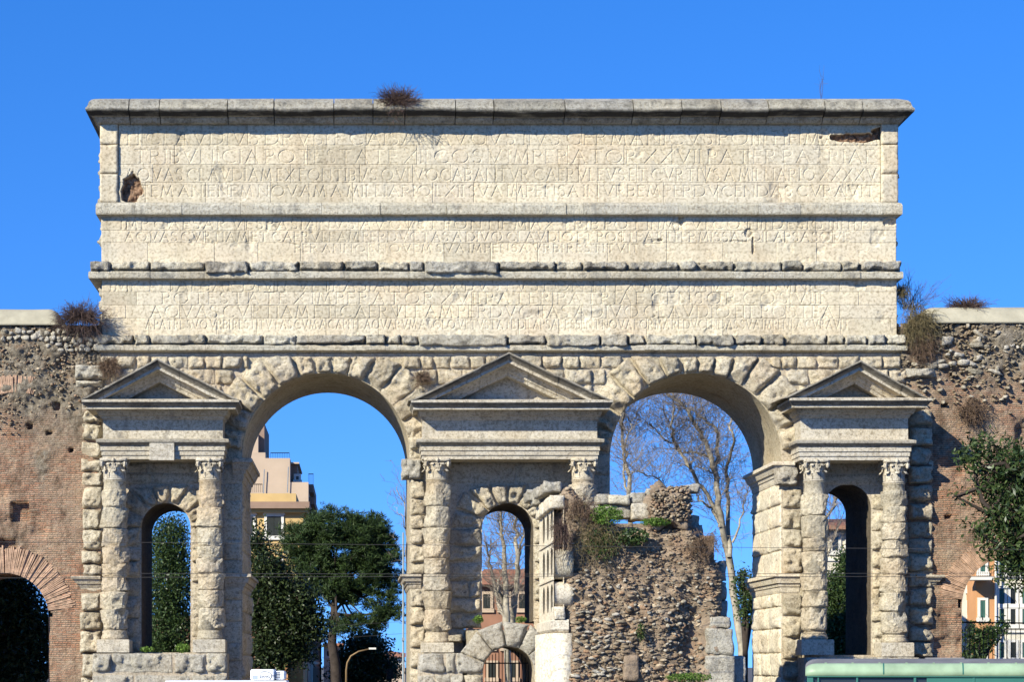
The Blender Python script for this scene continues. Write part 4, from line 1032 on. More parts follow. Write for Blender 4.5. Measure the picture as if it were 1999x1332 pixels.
for i in range(1700):
    px, py = rg.uniform(1760, 2060), 634 + 200 * rg.random() ** 1.2
    if py > 760 + 70 * float(vnoise(np.array([px / 40., .5, 9.]), 5)) + 30 * rg.normal() or rg.random() < .35: continue
    cs.append(P(px, py, YW - .02 - .08 * rg.random())); w = rg.uniform(.025, .085); rd.append((w, .11, w * rg.uniform(.4, .8)))
stones_mass('rubble', cs, rd, M['tanrubble'], rw, rg)

# ------------------------------------------------------------------ the baker's tomb in front of the gate
YT = -9.0
tomb = empty('roman_tomb', (X(1240, YT), YT + 2.5, GZ), 'ruined tomb of rubble with pale stone face of round holes before the gate', 'tomb')
tp = ([1098, 1120, 1145, 1165, 1215, 1330, 1345, 1370, 1400, 1412], [946, 950, 985, 1003, 1028, 1030, 1014, 1055, 1092, 1106])
xa, xb = X(1098, YT), X(1412, YT); g = 0.075
nx = int((xb - xa) / g) + 1; nz = 110; xs = np.linspace(xa, xb, nx); pxv = VX + (xs - CX) * F / (YT + D)
ztop = np.array([Z(v, YT) for v in np.interp(pxv, *tp)]); T = np.linspace(0, 1, nz)
A = np.broadcast_to(xs, (nz, nx)); B = GZ + T[:, None] * (ztop - GZ)[None]
q = np.stack([A, np.full_like(A, 3.0), B], -1)
cav = np.exp(-(((A - X(1352, YT)) / .45) ** 2 + ((B - Z(1245, YT)) / 1.3) ** 2))      # the collapsed hollow
h = 0.14 * fbm(q * .9, 4, 91) + 0.12 * fbm(q * 2.4, 3, 92) + .05 * vnoise(q * 7, 93) - 0.55 * cav + 0.1 * (1 - T)[:, None]
edge = np.clip(np.minimum(A - xa, xb - A) / .5, 0, 1); h = h - (1 - edge) ** 2 * .35 - (np.clip((T - .94) / .06, 0, 1) ** 2)[:, None] * .5
body = mk('rubble_core', np.stack([A, YT - h, B], -1).reshape(-1, 3), gridfaces(nx, nz), M['rubble'], tomb)
MB().box(X(1100, YT), X(1200, YT), YT + .45, YT + 5.5, GZ, Z(1046, YT)).box(X(1200, YT), X(1398, YT), YT + .45, YT + 2.5, GZ, Z(1045, YT)).box(X(1100, YT), X(1150, YT), YT + .35, YT + 5.4, Z(1060, YT), Z(1000, YT)).build('core', M['rubble'], tomb)
rg = np.random.default_rng(44); cs = []; rd = []
def hat(px, py):
    i = int(np.clip((X(px, YT) - xa) / (xs[1] - xs[0]), 0, nx - 1)); jz = int(np.clip((Z(py, YT) - GZ) / (ztop[i] - GZ) * (nz - 1), 0, nz - 1)); return h[jz, i]
for i in range(4600):
    px = rg.uniform(1102, 1408); py = rg.uniform(np.interp(px, *tp) + 3, 1345)
    if px > 1375 and py > 1205: continue
    w = (.018 + .075 * rg.random() ** 2.6) * (1.5 if py > 1180 else 1.0)
    cs.append((X(px, YT), YT - hat(px, py) + .015, Z(py, YT))); rd.append((w * 1.15, rg.uniform(.04, .10), w * rg.uniform(.3, .7)))
stones_mass('rubble', cs, rd, M['rubble'], tomb, rg)
for i in range(150):      # larger pale and grey stones one can pick out
    px = rg.uniform(1115, 1395); py = rg.uniform(1110, 1335) if i < 110 else rg.uniform(1050, 1335)
    if px > 1372 and py > 1200: continue
    flatb = py > 1190 and px < 1230
    w = rg.uniform(7, 20) if flatb else rg.uniform(5, 10)
    c = np.array((X(px, YT), YT - hat(px, py) - .05, Z(py, YT)))
    stone('stone', c, (S(w, YT) / 2, .12, S(w, YT) / 2 * (rg.uniform(.25, .45) if flatb else rg.uniform(.5, .9))), M['whitestone'] if rg.random() < .62 else M['greystone'], tomb, rg, ICO1)
yr = 1192
while yr < 1328:      # broken courses of flat pale stones low on the left
    x = 1114 + rg.uniform(0, 8)
    while x < 1222 - max(0, 1230 - yr) * .9:
        w = rg.uniform(7, 22)
        if rg.random() < .62: stone('stone', np.array((X(x + w / 2, YT), YT - hat(x + w / 2, yr) - .02, Z(yr + rg.normal(0, 1.0), YT))), (S(w, YT) / 2, .13, S(rg.uniform(4, 7), YT) / 2), M['whitestone'] if rg.random() < .55 else M['tanrubble'], tomb, rg, ICO1)
        x += w + rg.uniform(1, 4)
    yr += rg.uniform(9, 13)
rough_box('stone', X(1215, YT), X(1246, YT), YT - .35, YT + .3, Z(1330, YT), Z(1280, YT), M['rubble'], tomb, .04)
# left face: pale travertine with nine round holes
xf = X(1081, YT); yf0, yf1 = YT, YT + 6.1
zc_ = [Z(1031, YT + 1.5) + .08, Z(1102, YT + 1.5) + .05, Z(1170, YT + 1.5)]
ycs = [YT + .75, YT + 2.35, YT + 4.05]; face = MB(); hr = 0.50
zed = [Z(1212, YT), (zc_[2] + zc_[1]) / 2, (zc_[1] + zc_[0]) / 2, Z(993, YT)]; yed = [yf0, (ycs[0] + ycs[1]) / 2, (ycs[1] + ycs[2]) / 2, yf1]
for i in range(3):
    for j_ in range(3):
        z0_, z1_ = zed[j_], zed[j_ + 1]; y0_, y1_ = yed[i], yed[i + 1]; cy_, cz_ = ycs[i], zc_[2 - j_]
        n = 24; V = []; Fc = []
        for k in range(n):
            a = 2 * math.pi * k / n; c, s = math.cos(a), math.sin(a)
            ty = (y1_ - cy_) / c if c > 1e-6 else (y0_ - cy_) / c if c < -1e-6 else 1e9
            tz = (z1_ - cz_) / s if s > 1e-6 else (z0_ - cz_) / s if s < -1e-6 else 1e9
            t = min(abs(ty), abs(tz)); V += [(xf, cy_ + t * c, cz_ + t * s), (xf, cy_ + hr * c, cz_ + hr * s), (xf + .35, cy_ + hr * c, cz_ + hr * s)]
        for k in range(n):
            k2 = (k + 1) % n; Fc += [(3 * k, 3 * k2, 3 * k2 + 1, 3 * k + 1)]
        lin = [(3 * k + 1, 3 * ((k + 1) % n) + 1, 3 * ((k + 1) % n) + 2, 3 * k + 2) for k in range(n)] + [tuple(3 * k + 2 for k in range(n))]
        mk('hole', V, lin, M['holeshade'], tomb, False); face.add(V, Fc)
        for cy2, cz2 in ((y0_, z0_), (y1_, z0_), (y1_, z1_), (y0_, z1_)):      # square corners
            ks = sorted(range(n), key=lambda k: (V[3 * k][1] - cy2) ** 2 + (V[3 * k][2] - cz2) ** 2)[:2]
            face.add([(xf, cy2, cz2), V[3 * ks[0]], V[3 * ks[1]]], [(0, 1, 2)])
face.box(xf + .36, X(1100, YT), yf0 + .02, yf1, GZ, Z(993, YT))
fo = face.build('pierced_face', M['pale'], tomb)
for kz in (1, 2): MB().box(xf - .05, xf + .01, yf0 + .0, yf1, zed[kz] - .03, zed[kz] + .03).build('ledge', M['pale'], tomb)
moulding('frieze_band', xf, X(1110, YT), YT, yf1, [(0, Z(1236, YT)), (.06, Z(1233, YT)), (.1, Z(1230, YT)), (.1, Z(1214, YT)), (0, Z(1210, YT))], M['pale'], tomb, 1.0, True, False, .2, .02)
for k, yy in enumerate((YT + .95, YT + 2.3, YT + 3.65, YT + 5.0)):
    MB().lathe(xf + .42, yy, [(.66, GZ), (.66, Z(1236, YT) - .02)], 28).build('vertical_drum', M['pale'], tomb, True)
MB().lathe(X(1098, YT), YT + .25, [(.42, GZ), (.42, Z(1236, YT) - .02)], 28).build('vertical_drum', M['pale'], tomb, True)
def hdrum(py0, py1, yo, mat, hollow=False):
    z0_, z1_ = Z(py1, YT), Z(py0, YT); r = (z1_ - z0_) / 2; zc = (z0_ + z1_) / 2; n = 26; V = []; Fc = []
    x0_, x1_ = xf + .03, X(1110, YT) + .15
    for x in np.linspace(x0_, x1_, 6):
        for k in range(n):
            a = 2 * math.pi * k / n; rr = r * (1 + .03 * float(vnoise(np.array([x * 3, math.cos(a) * 2, math.sin(a) * 2]), int(py0)))); V.append((x, YT + yo + rr * math.cos(a), zc + rr * math.sin(a)))
    for i in range(5):
        for k in range(n): Fc.append((i * n + k, i * n + (k + 1) % n, (i + 1) * n + (k + 1) % n, (i + 1) * n + k))
    Fc += [tuple(range(n)), tuple(5 * n + k for k in range(n))]
    mk('drum', V, Fc, mat, tomb)
hdrum(1072, 1132, .30, M['band']); hdrum(1136, 1186, .30, M['pale'])
hdrum(1005, 1066, .75, M['greystone'])
rough_box('stone', xf - .02, X(1104, YT), YT - .15, YT + 1.0, Z(1212, YT), Z(1184, YT), M['pale'], tomb, .04)
# cornice stones on top of the pierced face
yq = [YT - .1, YT + 1.3, YT + 2.9, YT + 4.5, YT + 6.0]
for a, b_ in zip(yq[:-1], yq[1:]): rough_box('cornice_stone', xf - .16, X(1103, YT), a + .015, b_ - .015, Z(994, YT), Z(967, YT), M['pale'], tomb, .03)
for a, b_, dx in ((YT + .4, YT + 2.2, 0), (YT + 2.3, YT + 4.0, -.1), (YT + 4.3, YT + 6.3, -.3)): rough_box('cornice_stone', xf - .3 + dx, X(1100, YT), a, b_, Z(960, YT), Z(938, YT), M['greystone'], tomb, .06)
rough_box('cornice_stone', X(1040, YT + 4), X(1072, YT + 4), YT + 4.2, YT + 5.4, Z(985, YT + 4), Z(958, YT + 4), M['greystone'], tomb, .07)
# stones left on the top of the core and the lump behind
for a, b_, c, d, yy, m_ in ((1166, 1192, 966, 985, -8.3, 'greystone'), (1188, 1230, 968, 986, -8.4, 'band'), (1231, 1262, 962, 984, -8.3, 'greystone'), (1232, 1272, 982, 1016, -8.5, 'whitestone'), (1150, 1234, 986, 1012, -8.2, 'greystone'), (1262, 1290, 955, 976, -8.3, 'greystone'),
                          (1338, 1366, 946, 962, -8.9, 'greystone'), (1322, 1368, 1006, 1030, -8.0, 'greystone'), (1352, 1372, 1025, 1050, -8.2, 'greystone')):
    rough_box('stone', X(a, yy), X(b_, yy), yy, yy + 1.0, Z(d, yy), Z(c, yy), M[m_], tomb, .05)
rough_box('rubble_lump', X(1266, -8.7), X(1350, -8.7), -9.0, -7.7, Z(1040, -8.7), Z(950, -8.7), M['rubble'], tomb, .26, .10, .40)
cs = []; rd = []
for i in range(420):
    px = rg.uniform(1268, 1350); py = rg.uniform(950, 1022); w = rg.uniform(.02, .075); cs.append((X(px, -8.7), -9.2 + .16 * rg.random() + (abs(px - 1309) / 41) ** 4 * .3 + (abs(py - 990) / 40) ** 4 * .25, Z(py, -8.7))); rd.append((w, .07, w * rg.uniform(.5, .9)))
stones_mass('rubble', cs, rd, M['rubble'], tomb, rg)
MB().box(X(1152, YT), X(1345, YT), YT + .5, YT + 2.3, Z(1060, YT), Z(1021, YT)).build('core', M['rubble'], tomb)
# right-hand travertine stump
for a, b_, c, d, yy, dd in ((1402, 1418, 1096, 1136, -8.4, .7), (1400, 1420, 1136, 1172, -8.45, .7), (1402, 1421, 1172, 1206, -8.4, .7), (1384, 1428, 1205, 1228, -8.9, 1.2), (1378, 1432, 1228, 1280, -9.0, 1.3), (1376, 1436, 1280, 1345, -9.05, 1.4), (1420, 1456, 1282, 1345, -8.6, 1.0)):
    rough_box('stump_stone', X(a, yy), X(b_, yy), yy, yy + dd, Z(d, yy), Z(c, yy), M['greystone'], tomb, .06)

# ------------------------------------------------------------------ plants
def quads(cs, size, rg, aspect=0.45, upbias=0.0, dirs=None):
    n = len(cs); a = rg.normal(size=(n, 3)) if dirs is None else dirs + rg.normal(0, .35, (n, 3)); a[:, 2] += upbias; a /= np.linalg.norm(a, axis=1)[:, None]
    b = np.cross(a, rg.normal(size=(n, 3))); b /= np.linalg.norm(b, axis=1)[:, None] + 1e-9
    s = np.asarray(size) * rg.uniform(.65, 1.25, n); s = s[:, None]
    V = np.stack([cs - a * s * .5, cs + b * s * aspect * .5 + a * s * .05, cs + a * s * .5, cs - b * s * aspect * .5 + a * s * .05], 1).reshape(-1, 3)
    return V, np.arange(n * 4).reshape(-1, 4)
def crown_points(ells, n, rg, clump=0.35, per=9, shell=0.55):
    """leaf centres gathered in clumps spread through ellipsoids (centre, radii)"""
    vol = np.array([e[1][0] * e[1][1] * e[1][2] for e in ells]) ** 0.75; vol /= vol.sum(); out = []
    for (c, r), v in zip(ells, vol):
        k = max(3, int(n * v / per)); d = rg.normal(size=(k, 3)); d /= np.linalg.norm(d, axis=1)[:, None]
        rad = shell + (1 - shell) * rg.random(k) ** .6
        cl = np.array(c) + d * rad[:, None] * np.array(r)
        out.append((cl[:, None] + rg.normal(0, clump, (k, per, 3))).reshape(-1, 3))
    return np.concatenate(out)
def ell(px, py, Y, rx, ry, rz=None):
    """ellipsoid from photo pixels: radii rx, ry in pixels, depth in metres"""
    return (P(px, py, Y), (S(rx, Y), rz if rz else S((rx + ry) / 2, Y), S(ry, Y)))
def leafy_tree(name, label, cat, ells, n, size, mat, trunk, bark='pinebark', clump=.35, per=9, aspect=.45, shell=.5, seed=1, group=None, limbs=True, upb=0.0, crown='crown', cull=None):
    rg = np.random.default_rng(seed)
    t0 = np.array(trunk[0][0]); root = empty(name, (t0[0], t0[1], t0[2]), label, cat, group)
    tb = Tubes(); pts = np.array([p for p, r in trunk]); tb.add(pts, [r for p, r in trunk], 9)
    cp = crown_points(ells, n, rg, clump, per, shell)
    if limbs:
        for (c, r) in ells:
            for k in range(3):
                a = pts[int(rg.integers(max(1, len(pts) // 2), len(pts)))]; e = np.array(c) + rg.normal(0, .35, 3) * np.array(r)
                mid = (a + e) / 2 + rg.normal(0, .25, 3); tb.add([a, mid, e], [.13, .08, .03], 5)
    tb.build('trunk', M[bark], root)
    V, Fc = quads(cp, size, rg, aspect, upb); mk(crown, V, Fc, M[mat], root, False)
    return root
# stone pine beyond the left arch
YP = 42.0
pe = [ell(655, 1035, YP, 72, 36), ell(712, 1050, YP, 55, 38), ell(600, 1062, YP, 50, 38), ell(660, 1085, YP, 82, 36), ell(735, 1092, YP, 48, 30), ell(610, 1115, YP, 52, 34), ell(690, 1128, YP, 70, 28), ell(745, 1128, YP, 36, 14),
      ell(640, 1150, YP, 52, 26), ell(720, 1168, YP, 56, 14), ell(755, 1152, YP, 26, 8), ell(735, 1205, YP, 48, 14), ell(700, 1222, YP, 60, 12), ell(655, 1230, YP - 3, 22, 10), ell(762, 1190, YP, 22, 8)]
rg = np.random.default_rng(5)
pr = empty('pine_tree', P(665, 1380, YP), 'dark green umbrella pine with bushy crown beyond the left arch', 'tree')
tb = Tubes(); tk = [P(658, 1360, YP), P(655, 1300, YP), P(648, 1255, YP), P(652, 1200, YP), P(655, 1130, YP)]
tk[0][2] = GZ; tb.add(tk, [.34, .31, .27, .22, .12], 10)
for e, r in [((c), r) for c, r in pe]:
    for k in range(2):
        a = tk[3] + (tk[4] - tk[3]) * rg.random(); b_ = np.array(e) + rg.normal(0, .4, 3) * np.array(r); tb.add([a, (a + b_) / 2 + (0, 0, -.2), b_], [.1, .06, .02], 5)
tb.build('trunk', M['pinebark'], pr)
cp = crown_points(pe, 8000, rg, .20, 14, .55)
nd = 12; base = np.repeat(cp, nd, 0); dv = rg.normal(size=(len(base), 3)); dv[:, 2] = np.abs(dv[:, 2]) * .9 + .15; dv /= np.linalg.norm(dv, axis=1)[:, None]
V, Fc = quads(base + dv * .16, .36, rg, .11, 0, dv); mk('crown', V, Fc, M['pine'], pr, False)
# holm oak in the shade of the left arch
YO = 20.0
def tr(px, Y, *ys, r0=.2, r1=.1):
    n = len(ys); o = [(P(px + (i * 3 % 5), y, Y), r0 + (r1 - r0) * i / (n - 1)) for i, y in enumerate(ys)]; o[0][0][2] = GZ; return o
leafy_tree('holm_oak', 'dark leafy oak standing in shade inside the left arch', 'tree',
           [ell(535, 1205, YO, 52, 62), ell(520, 1120, YO, 40, 60), ell(503, 1062, YO, 13, 42), ell(580, 1180, YO, 46, 50), ell(600, 1225, YO, 46, 34), ell(555, 1250, YO, 40, 24), ell(492, 1180, YO, 30, 60), ell(540, 1150, YO, 40, 40), ell(520, 1280, YO, 50, 40), ell(575, 1275, YO, 40, 26)],
           30000, .21, 'oak', tr(545, YO, 1380, 1290, 1200, 1120), seed=3, clump=.26, shell=.2)
leafy_tree('evergreen_tree', 'tall rounded evergreen tree seen through the left niche', 'tree', [ell(330, 1062, 30, 38, 58), ell(332, 1140, 30, 50, 70), ell(330, 1230, 30, 52, 60), ell(330, 1290, 30, 52, 40)], 30000, .17, 'ivy', tr(338, 30, 1380, 1250, 1100), seed=4, clump=.24, shell=.3)
leafy_tree('evergreen_bush', 'dark evergreen bush inside the brick arch of the left wall', 'bush', [ell(10, 1180, 7, 70, 60), ell(60, 1240, 7, 50, 80), ell(-30, 1260, 7, 60, 80), ell(30, 1310, 7, 80, 50), ell(0, 1140, 7, 60, 40)], 24000, .24, 'oak', tr(20, 7, 1390, 1300, 1200), seed=6, clump=.28, shell=.1)
leafy_tree('hedge_shrub', 'tall green shrub seen through the right niche', 'shrub', [ell(1635, 1160, 31, 36, 42), ell(1640, 1230, 31, 42, 60), ell(1648, 1105, 31, 10, 34), ell(1640, 1290, 31, 40, 40)], 20000, .2, 'ivy', tr(1645, 31, 1390, 1280, 1150), seed=8, clump=.2, shell=.3)
leafy_tree('ivy_shrub', 'small dark green shrub beside the right arch pier', 'shrub', [ell(1452, 1140, 33, 14, 26), ell(1458, 1180, 33, 14, 34)], 1800, .2, 'ivy', tr(1452, 33, 1390, 1280, 1150), seed=9, clump=.2)
YLr = -4.5
leafy_tree('laurel_tree', 'glossy green laurel tree in front of the right brick wall', 'tree',
           [ell(1975, 905, YLr, 50, 45), ell(1915, 880, YLr, 40, 26), ell(1985, 990, YLr, 60, 60), ell(1930, 950, YLr, 36, 28), ell(1962, 1060, YLr, 50, 45), ell(1915, 1032, YLr, 34, 16), ell(1865, 972, YLr, 14, 10), ell(1985, 1115, YLr, 42, 34), ell(1900, 905, YLr, 20, 22), ell(2040, 960, YLr, 70, 120), ell(2040, 1080, YLr, 60, 60)],
           12500, .24, 'laurel', [(np.array((X(2015, YLr), YLr, GZ)), .16), (P(2010, 1200, YLr), .13), (P(2000, 1060, YLr), .1), (P(1985, 940, YLr), .06)], seed=10, clump=.20, per=12, aspect=.36, shell=.35)
leafy_tree('oleander', 'leggy green oleander growing inside the right wall arch', 'shrub', [ell(1905, 1250, 41, 24, 34), ell(1928, 1246, 41, 24, 30), ell(1898, 1285, 41, 20, 30), ell(1952, 1228, 41, 22, 16)], 1500, .34, 'ivy', tr(1912, 41, 1390, 1300, 1240), seed=11, clump=.22, aspect=.3, shell=.2)

# bare plane trees
def bare_tree(label, limbs, Y, seed, ntw=420, tl=(1.2, 3.0), group='bare winter trees behind the gate', r2=.022):
    rg = np.random.default_rng(seed); b0 = P(*limbs[0][0][0], Y); b0[2] = GZ
    root = empty('bare_tree', b0, label, 'tree', group); tb = Tubes(); tw = Tubes(); src = []
    for pts, ra, rb in limbs:
        w = np.array([P(a, b_, Y + 1.2 * math.sin(i * 1.7 + seed + a)) if i else P(a, b_, Y) for i, (a, b_) in enumerate(pts)])
        if pts[0][1] > 1280: w[0][2] = GZ
        t = np.linspace(0, 1, len(w)); tt = np.linspace(0, 1, len(w) * 4)
        ws = np.stack([np.interp(tt, t, w[:, k]) for k in range(3)], -1); ws[1:-1] += rg.normal(0, .05, (len(ws) - 2, 3))
        rr = np.linspace(ra, rb, len(ws)); tb.add(ws, rr, 7); src.append((ws, rr))
    def grow(p, d, L, r, lev):
        n = 4; q = [p]; dd = d.copy()
        for k in range(n):
            dd = dd + rg.normal(0, .24, 3); dd[2] += .10; dd /= np.linalg.norm(dd); q.append(q[-1] + dd * L / n)
        (tb if r > .03 else tw).add(q, np.linspace(r, max(.005, r * .35), n + 1), 4 if r > .03 else 3)
        if lev > 0:
            for k in range(int(rg.integers(2, 5))):
                i = int(rg.integers(1, n + 1)); d2 = dd + rg.normal(0, .65, 3); d2 /= np.linalg.norm(d2); grow(q[i], d2, L * rg.uniform(.4, .65), max(.007, r * .5), lev - 1)
    wts = np.array([np.linalg.norm(np.diff(w, axis=0), axis=1).sum() for w, _ in src]); wts /= wts.sum()
    for k in range(ntw):
        w, rr = src[int(rg.choice(len(src), p=wts))]; i = int(len(w) * rg.uniform(.25, .999)); d = rg.normal(size=3); d[2] = abs(d[2]) * .8 + .1; d[1] *= .6; d /= np.linalg.norm(d)
        grow(w[i], d, rg.uniform(*tl), min(rr[i] * .45, r2), 2)
    tb.build('trunk', M['bark'], root); tw.build('twigs', M['twig'], root)
bare_tree('tall bare plane tree framed by the right arch', [
    ([(1462, 1330), (1440, 1200), (1424, 1090), (1406, 1010), (1398, 930), (1386, 885), (1368, 848), (1350, 815), (1336, 790), (1300, 768), (1270, 740)], .24, .04),
    ([(1424, 1090), (1421, 1000), (1418, 920), (1432, 862), (1424, 828), (1440, 780)], .14, .03), ([(1398, 925), (1402, 850), (1398, 838), (1368, 815), (1352, 800)], .12, .04),
    ([(1406, 1010), (1365, 945), (1340, 905), (1316, 866), (1311, 835), (1316, 795), (1310, 760)], .12, .04), ([(1386, 895), (1368, 885), (1326, 880), (1292, 855), (1268, 828)], .08, .03),
    ([(1430, 1060), (1450, 1000), (1462, 950)], .07, .02), ([(1398, 930), (1380, 915), (1355, 912)], .06, .02), ([(1405, 1030), (1390, 990), (1370, 982), (1360, 968)], .10, .03)], 36, 31, 470, (1.1, 3.2), r2=.016)
bare_tree('slender bare tree at the left side of the right arch', [
    ([(1240, 1330), (1236, 1100), (1228, 965), (1221, 890), (1213, 845), (1220, 800), (1232, 770)], .17, .03), ([(1232, 1000), (1219, 940), (1217, 880), (1232, 830), (1245, 800)], .08, .02), ([(1290, 1000), (1300, 960), (1285, 935), (1255, 925), (1228, 920)], .06, .02)], 34, 32, 260, (1.0, 2.8), r2=.015)
bare_tree('many stemmed bare tree seen through the centre niche', [
    ([(995, 1330), (988, 1210), (985, 1120), (980, 1050), (978, 1000)], .22, .06), ([(990, 1230), (972, 1170), (958, 1110), (948, 1060)], .15, .04), ([(998, 1230), (1008, 1150), (1012, 1080), (1005, 1030), (1014, 990)], .20, .05), ([(988, 1200), (975, 1150), (966, 1130)], .12, .03), ([(1010, 1100), (1020, 1050), (1026, 1020)], .08, .03)], 33, 33, 190, (.8, 2.2))
bare_tree('thin bare sapling behind the left edge of the centre pier', [([(800, 1330), (795, 1100), (790, 990), (775, 950)], .07, .015), ([(795, 1050), (785, 1010), (770, 990)], .03, .01)], 26, 34, 14, (.6, 1.4))
bare_tree('bare branching tree visible through the right niche', [([(1600, 1330), (1606, 1150), (1612, 1020), (1640, 965), (1660, 930)], .14, .03), ([(1606, 1120), (1625, 1060), (1648, 1000)], .08, .02)], 33, 35, 90, (.8, 2.0))

# dry shrubs that grow on the stonework
def dry_shrub(label, px, py, Y, rx, ry, n, mat, seed, droop=0.0, up=0.6, r=.010, name='dry_shrub', spread=.16):
    rg = np.random.default_rng(seed); b0 = P(px, py, Y); root = empty(name, b0, label, 'shrub', 'dry shrubs on the masonry'); t = Tubes(); lv = []
    for k in range(n):
        d = rg.normal(size=3); d[2] = d[2] * .6 + up; d[1] = -abs(d[1]) * .7; d /= np.linalg.norm(d)
        e = np.array((d[0] * S(rx, Y), d[1] * S((rx + ry) / 2, Y), d[2] * S(ry, Y))) * rg.uniform(.55, 1.15)
        b1 = b0 + np.array((rg.normal(0, S(rx, Y) * spread), -.05 * rg.random(), rg.normal(0, .03 + S(ry, Y) * max(0, spread - .16))))
        e = e * rg.uniform(.35, 1.0) if spread > .2 else e; m1 = b1 + e * .5 + rg.normal(0, .05, 3); m2 = b1 + e + rg.normal(0, .08, 3) + np.array((0, 0, -droop * rg.random()))
        m3 = m2 + e * .18 + rg.normal(0, .07, 3) + np.array((0, 0, -droop * .6 * rg.random()))
        t.add([b1, m1, m2, m3], [r, r * .8, r * .6, r * .4], 3)
        for _ in range(3):
            f = m1 + (m2 - m1) * rg.random(); t.add([f, f + rg.normal(0, .12, 3) + e * .12], [r * .6, r * .3], 3)
    t.build('stems', M[mat], root); return root
dry_shrub('round brown shrub growing on the top cornice', 778, 207, -.45, 38, 34, 420, 'drydark', 51, .1, .8)
dry_shrub('dark shrub on the left wall coping against the attic', 160, 622, -.3, 46, 38, 480, 'drydark', 52, .45, .35)
dry_shrub('straw coloured tuft beside the grey block over the left pediment', 214, 716, -.3, 22, 22, 220, 'dry', 53, .3, .3)
dry_shrub('olive brown shrub hanging right of the attic base', 1792, 628, -.2, 26, 34, 420, 'drygreen', 54, .5, .0, spread=.5)
dry_shrub('brown tuft hanging below the olive shrub on the right wall', 1802, 672, -.2, 20, 24, 260, 'dry', 62, .4, -.1, spread=.5)
dry_shrub('thin dead stalks on the ledge right of the attic', 1778, 604, 1.0, 60, 62, 90, 'drydark', 55, 0, 1.0, .008)
dry_shrub('low dark shrub on the right wall coping', 1884, 602, .6, 40, 16, 240, 'drydark', 56, 0, .7, .010)
dry_shrub('brown tuft hanging on the right brick wall above the laurel', 1898, 800, -.2, 24, 26, 260, 'dry', 57, .35, .0, spread=.45)
dry_shrub('small dry tuft on the stones left of the centre pediment', 824, 742, -.3, 14, 18, 130, 'dry', 58, .05, .5)
dry_shrub('tall thin dead stalk on the top cornice', 1604, 192, -.3, 6, 48, 5, 'drydark', 59, 0, 3.0, .006)
dry_shrub('small dry shrub on the attic edge above the right wall', 1760, 575, .4, 12, 22, 120, 'drygreen', 60, .2, .4)
dry_shrub('brown weeds over the left shoulder of the tomb', 1132, 990, -9.3, 24, 22, 150, 'dry', 63, .3, .0, spread=.6)
dry_shrub('trailing dead vines on the tomb face', 1160, 1045, -9.3, 30, 36, 200, 'drygreen', 64, .35, -.2, r=.007, spread=.75)
dry_shrub('grey brown vines spilling over the right shoulder of the tomb', 1375, 1062, -9.2, 20, 22, 140, 'dry', 65, .35, .0, spread=.6)
dry_shrub('brown tuft in front of the tomb rubble lump', 1288, 1010, -8.4, 22, 24, 260, 'dry', 66, .25, .3, spread=.4)
dry_shrub('dark weeds hanging in the tomb upper drum', 1094, 1030, -9.5, 14, 22, 140, 'drydark', 67, .7, .0)
def herb(label, px, py, Y, rx, ry, n, seed, mat='herb', size=.085):
    rg = np.random.default_rng(seed); b0 = P(px, py, Y); root = empty('green_weeds', b0, label, 'weeds', 'green weeds on the ruins')
    d = rg.normal(size=(n, 3)); d /= np.linalg.norm(d, axis=1)[:, None]; d *= rg.random((n, 1)) ** .4
    cs = b0 + d * np.array((S(rx, Y), S(min(rx, 12), Y), S(ry, Y))) + np.array((0, 0, S(ry, Y) * .5)); V, Fc = quads(cs, size, rg, .5, .2); mk('leaves', V, Fc, M[mat], root, False)
    t = Tubes()
    for k in range(10): t.add([b0 + rg.normal(0, .05, 3), cs[k]], [.006, .003], 3)
    t.build('stems', M['herb'], root)
herb('bright green weeds at the left foot of the left niche', 287, 1272, -1.2, 15, 6, 260, 81)
herb('bright green weeds at the right foot of the left niche', 356, 1271, -1.2, 15, 10, 420, 82)
herb('green tuft at the left foot of the centre niche', 934, 1214, -.9, 11, 8, 260, 83)
herb('green tuft at the right foot of the centre niche', 1017, 1214, -.9, 12, 7, 260, 84)
herb('large bright green bush of weeds on the tomb', 1184, 1016, -9.45, 34, 20, 1500, 85)
herb('green weeds along the tomb ledge below the rubble lump', 1280, 1024, -9.1, 32, 9, 700, 86)
herb('green leaves among the vines on the tomb face', 1235, 1058, -9.4, 34, 18, 600, 87, 'ivy', .12)
herb('sparse green leaves low on the vine covered tomb face', 1175, 1080, -9.4, 40, 36, 700, 88, 'ivy', .10)
herb('single green sprig on the lower tomb face', 1252, 1245, -9.4, 10, 20, 200, 89, 'ivy', .09)
herb('grass along the bottom right of the tomb', 1345, 1328, -9.8, 52, 9, 900, 90)

# ------------------------------------------------------------------ buildings beyond
def win(parent, x0, x1, y, z0, z1, shut='shutter', trim='whitetrim', nrm=-1, axis='y', arched=False):
    """a window on a wall: surround, shutters and panes as parts of the window"""
    d = nrm * .04
    def bx(mb, a0, a1, e, c0, c1):
        if axis == 'y': mb.box(a0, a1, min(y, y + e), max(y, y + e), c0, c1)
        else: mb.box(min(y, y + e), max(y, y + e), a0, a1, c0, c1)
        return mb
    t = .16; f = MB()
    bx(f, x0 - t, x0, d * 2.2, z0 - t, z1 + t); bx(f, x1, x1 + t, d * 2.2, z0 - t, z1 + t); bx(f, x0, x1, d * 2.2, z1, z1 + t); bx(f, x0 - t * 1.4, x1 + t * 1.4, d * 3.2, z0 - t * 1.5, z0 - .002)
    w = f.build('window', M[trim], parent); mid = (x0 + x1) / 2
    for a, b_ in ((x0 + .01, mid - .01), (mid + .01, x1 - .01)):
        bx(MB(), a, b_, d, z0 + .01, z1 - .01).build('shutter', M[shut], w)
    return w
YB = 62.0
b1 = empty('beige_apartment_block', (X(550, YB), YB + 8, GZ), 'tall beige apartment block with stepped terraces behind the left arch', 'building')
